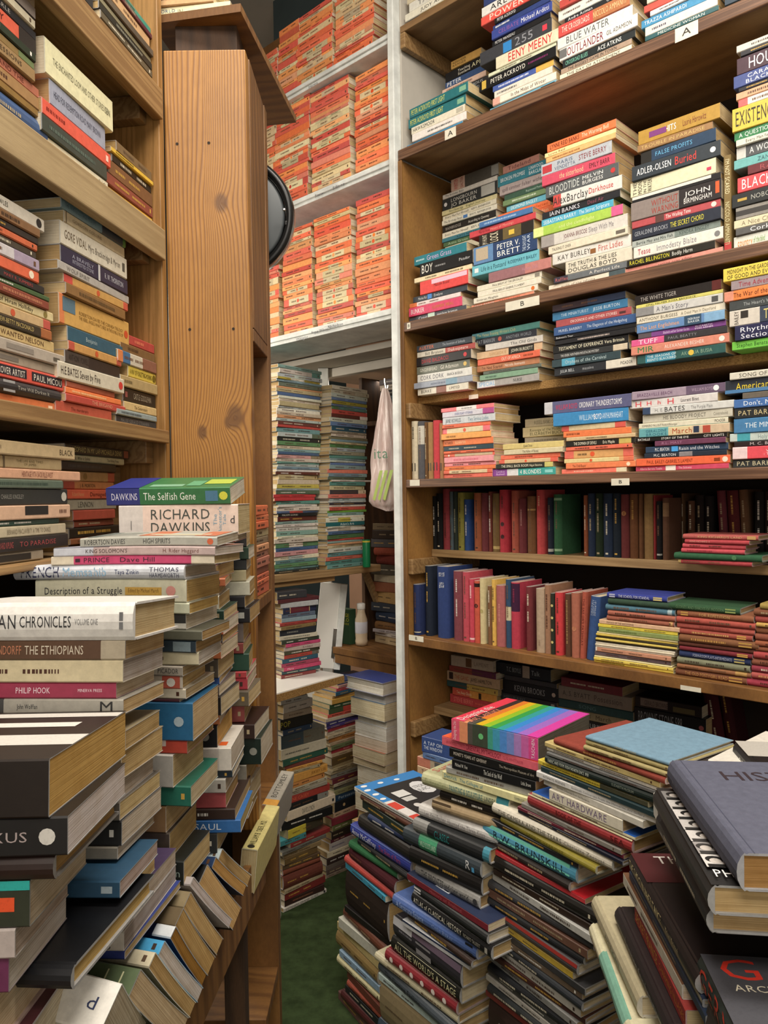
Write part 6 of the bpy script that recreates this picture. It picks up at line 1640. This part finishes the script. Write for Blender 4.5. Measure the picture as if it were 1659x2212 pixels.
pz, _o = pile('the photo-book heap under the grey-blue book', 188, (.372, .95), pzs + .001, '''
1410 1490 40 d2d0ca w.16 o.045
1424 1530 40 1b1b1c h w.24 o.02
1430 1534 34 202022 h w.24 o.005
1418 1536 40 2a2a2a h w.23 ; ^ 0 1 0 1 242323 ; ^ 0.040 0.152 0.02 0.16 7a7876 ; ^o 0.083 0.084 .030 .045 1f1e1d ; ^ 0.125 0.152 0.030 0.145 1f1e1d ; ^o 0.098 0.086 .024 .030 c4bcb4 ; ^ 0.040 0.152 0.17 0.31 7a7876 ; ^o 0.083 0.251 .030 .045 2a2826 ; ^ 0.125 0.152 0.180 0.295 2a2826 ; ^o 0.098 0.253 .024 .030 b8b0a8 ; ^ 0.040 0.152 0.32 0.46 c8c4c0 ; ^o 0.083 0.406 .030 .045 3a3836 ; ^ 0.125 0.152 0.330 0.445 3a3836 ; ^o 0.098 0.408 .024 .030 d0c8c0 ; ^ 0.162 0.274 0.02 0.16 b8b4b0 ; ^o 0.205 0.105 .030 .045 1f1e1d ; ^ 0.247 0.274 0.030 0.145 1f1e1d ; ^o 0.220 0.107 .024 .030 b8b0a8 ; ^ 0.162 0.274 0.17 0.31 d0ccc8 ; ^o 0.205 0.243 .030 .045 3a3836 ; ^ 0.247 0.274 0.180 0.295 3a3836 ; ^o 0.220 0.245 .024 .030 d0c8c0 ; ^ 0.162 0.274 0.32 0.46 b8b4b0 ; ^o 0.205 0.386 .030 .045 3a3836 ; ^ 0.247 0.274 0.330 0.445 3a3836 ; ^o 0.220 0.388 .024 .030 d0c8c0 ; ^ 0.284 0.396 0.02 0.16 c8c4c0 ; ^o 0.327 0.100 .030 .045 1f1e1d ; ^ 0.369 0.396 0.030 0.145 1f1e1d ; ^o 0.342 0.102 .024 .030 d0c8c0 ; ^ 0.284 0.396 0.17 0.31 b8b4b0 ; ^o 0.327 0.245 .030 .045 2a2826 ; ^ 0.369 0.396 0.180 0.295 2a2826 ; ^o 0.342 0.247 .024 .030 c4bcb4 ; ^ 0.284 0.396 0.32 0.46 c8c4c0 ; ^o 0.327 0.409 .030 .045 2a2826 ; ^ 0.369 0.396 0.330 0.445 2a2826 ; ^o 0.342 0.411 .024 .030 d0c8c0 ; ^ 0.406 0.518 0.02 0.16 b8b4b0 ; ^o 0.449 0.108 .030 .045 2a2826 ; ^ 0.491 0.518 0.030 0.145 2a2826 ; ^o 0.464 0.110 .024 .030 d0c8c0 ; ^ 0.406 0.518 0.17 0.31 c8c4c0 ; ^o 0.449 0.233 .030 .045 2a2826 ; ^ 0.491 0.518 0.180 0.295 2a2826 ; ^o 0.464 0.235 .024 .030 b8b0a8 ; ^ 0.406 0.518 0.32 0.46 c8c4c0 ; ^o 0.449 0.395 .030 .045 3a3836 ; ^ 0.491 0.518 0.330 0.445 3a3836 ; ^o 0.464 0.397 .024 .030 c4bcb4 ; ^ 0.528 0.640 0.02 0.16 c8c4c0 ; ^o 0.571 0.109 .030 .045 3a3836 ; ^ 0.613 0.640 0.030 0.145 3a3836 ; ^o 0.586 0.111 .024 .030 d0c8c0 ; ^ 0.528 0.640 0.17 0.31 d0ccc8 ; ^o 0.571 0.234 .030 .045 1f1e1d ; ^ 0.613 0.640 0.180 0.295 1f1e1d ; ^o 0.586 0.236 .024 .030 d0c8c0 ; ^ 0.528 0.640 0.32 0.46 c8c4c0 ; ^o 0.571 0.373 .030 .045 2a2826 ; ^ 0.613 0.640 0.330 0.445 2a2826 ; ^o 0.586 0.375 .024 .030 b8b0a8 ; ^ 0.650 0.762 0.02 0.16 9a9694 ; ^o 0.693 0.070 .030 .045 3a3836 ; ^ 0.735 0.762 0.030 0.145 3a3836 ; ^o 0.708 0.072 .024 .030 c4bcb4 ; ^ 0.650 0.762 0.17 0.31 9a9694 ; ^o 0.693 0.234 .030 .045 2a2826 ; ^ 0.735 0.762 0.180 0.295 2a2826 ; ^o 0.708 0.236 .024 .030 b8b0a8 ; ^ 0.650 0.762 0.32 0.46 9a9694 ; ^o 0.693 0.383 .030 .045 1f1e1d ; ^ 0.735 0.762 0.330 0.445 1f1e1d ; ^o 0.708 0.385 .024 .030 c4bcb4 ; ^ 0.772 0.884 0.02 0.16 d0ccc8 ; ^o 0.815 0.077 .030 .045 1f1e1d ; ^ 0.857 0.884 0.030 0.145 1f1e1d ; ^o 0.830 0.079 .024 .030 c4bcb4 ; ^ 0.772 0.884 0.17 0.31 9a9694 ; ^o 0.815 0.234 .030 .045 2a2826 ; ^ 0.857 0.884 0.180 0.295 2a2826 ; ^o 0.830 0.236 .024 .030 c4bcb4 ; ^ 0.772 0.884 0.32 0.46 d0ccc8 ; ^o 0.815 0.402 .030 .045 2a2826 ; ^ 0.857 0.884 0.330 0.445 2a2826 ; ^o 0.830 0.404 .024 .030 c4bcb4 ; ^T .905 .975 .03 .38 f0ece8 PHAIDON''', 'f', jy=.8, top=(1418, 1703))
pile('the top of the heap nearest the camera', 186, (.397, .95), pz, '''
1446 1602 62 5a5d70 c w.26 gb08a58 ; ~ .1 .3 6a6d80 ; ^ .0 1 .055 .06 464a5c ; ^T .14 .27 .2 .92 33282e HISTORY ; ^T .33 .45 .4 .7 33282e OF''', 'f', jy=.5)
pile('the corner heap under the architecture book', 187, (.3635, .80), .0, '\n'.join(f'1530 1640 {140} {c} h w.22 *' for c in ('3a3a3a', '4a4038', '3a4048', '4a3a3a', '3a3a34', '44403a', '33363a', '403a36', '38383c', '3c3632', '36363a', '3a3430')) + '''
1512 R.27 62 2b3432 h w.2 g3a3634 ; .04 .8 c8402e =.8 GERMANY ; ^ 0 1 0 1 4a4a50 ; ^T .02 .19 .06 .29 d83a2c G ; ^T .21 .26 .10 .74 e8e0c8 ARCHITECTURE''', 'f', top=(1512, 2062), jy=.5)
pile('the far corner heap by the picture edge', 190, (.565, .98), pzs + .001, '''
1560 1690 60 22242a h w.2
1590 1700 36 1e5a3c h w.2
1588 1700 44 1a1a1c h w.2 ; .1 .6 d8d8d0 =.5 antiques ; ^ 0 .3 0 1 b8b4ac''', 'f', jy=1)
wq = at_z(1582, 1622, 1.13)
pile('the heap behind the big grey-blue book', 140, (wq.x, wq.y), .0, '\n'.join(f'1500 1700 {120} {c} h *' for c in ('4a3a34', '3a3a3e', '5a5048', '3a4448', '4a3030', '44443c', '3c3838', '50483e', '3a3a44', '4a4238', '3a3430')) + '''
1530 1720 14 e0dcd2 w.24 ; ^o .35 .4 .2 .25 b8683a ; ^o .35 .4 .16 .2 e0dcd2''', 'f', top=(1530, 1640), jy=1)
print('books', NB[0])
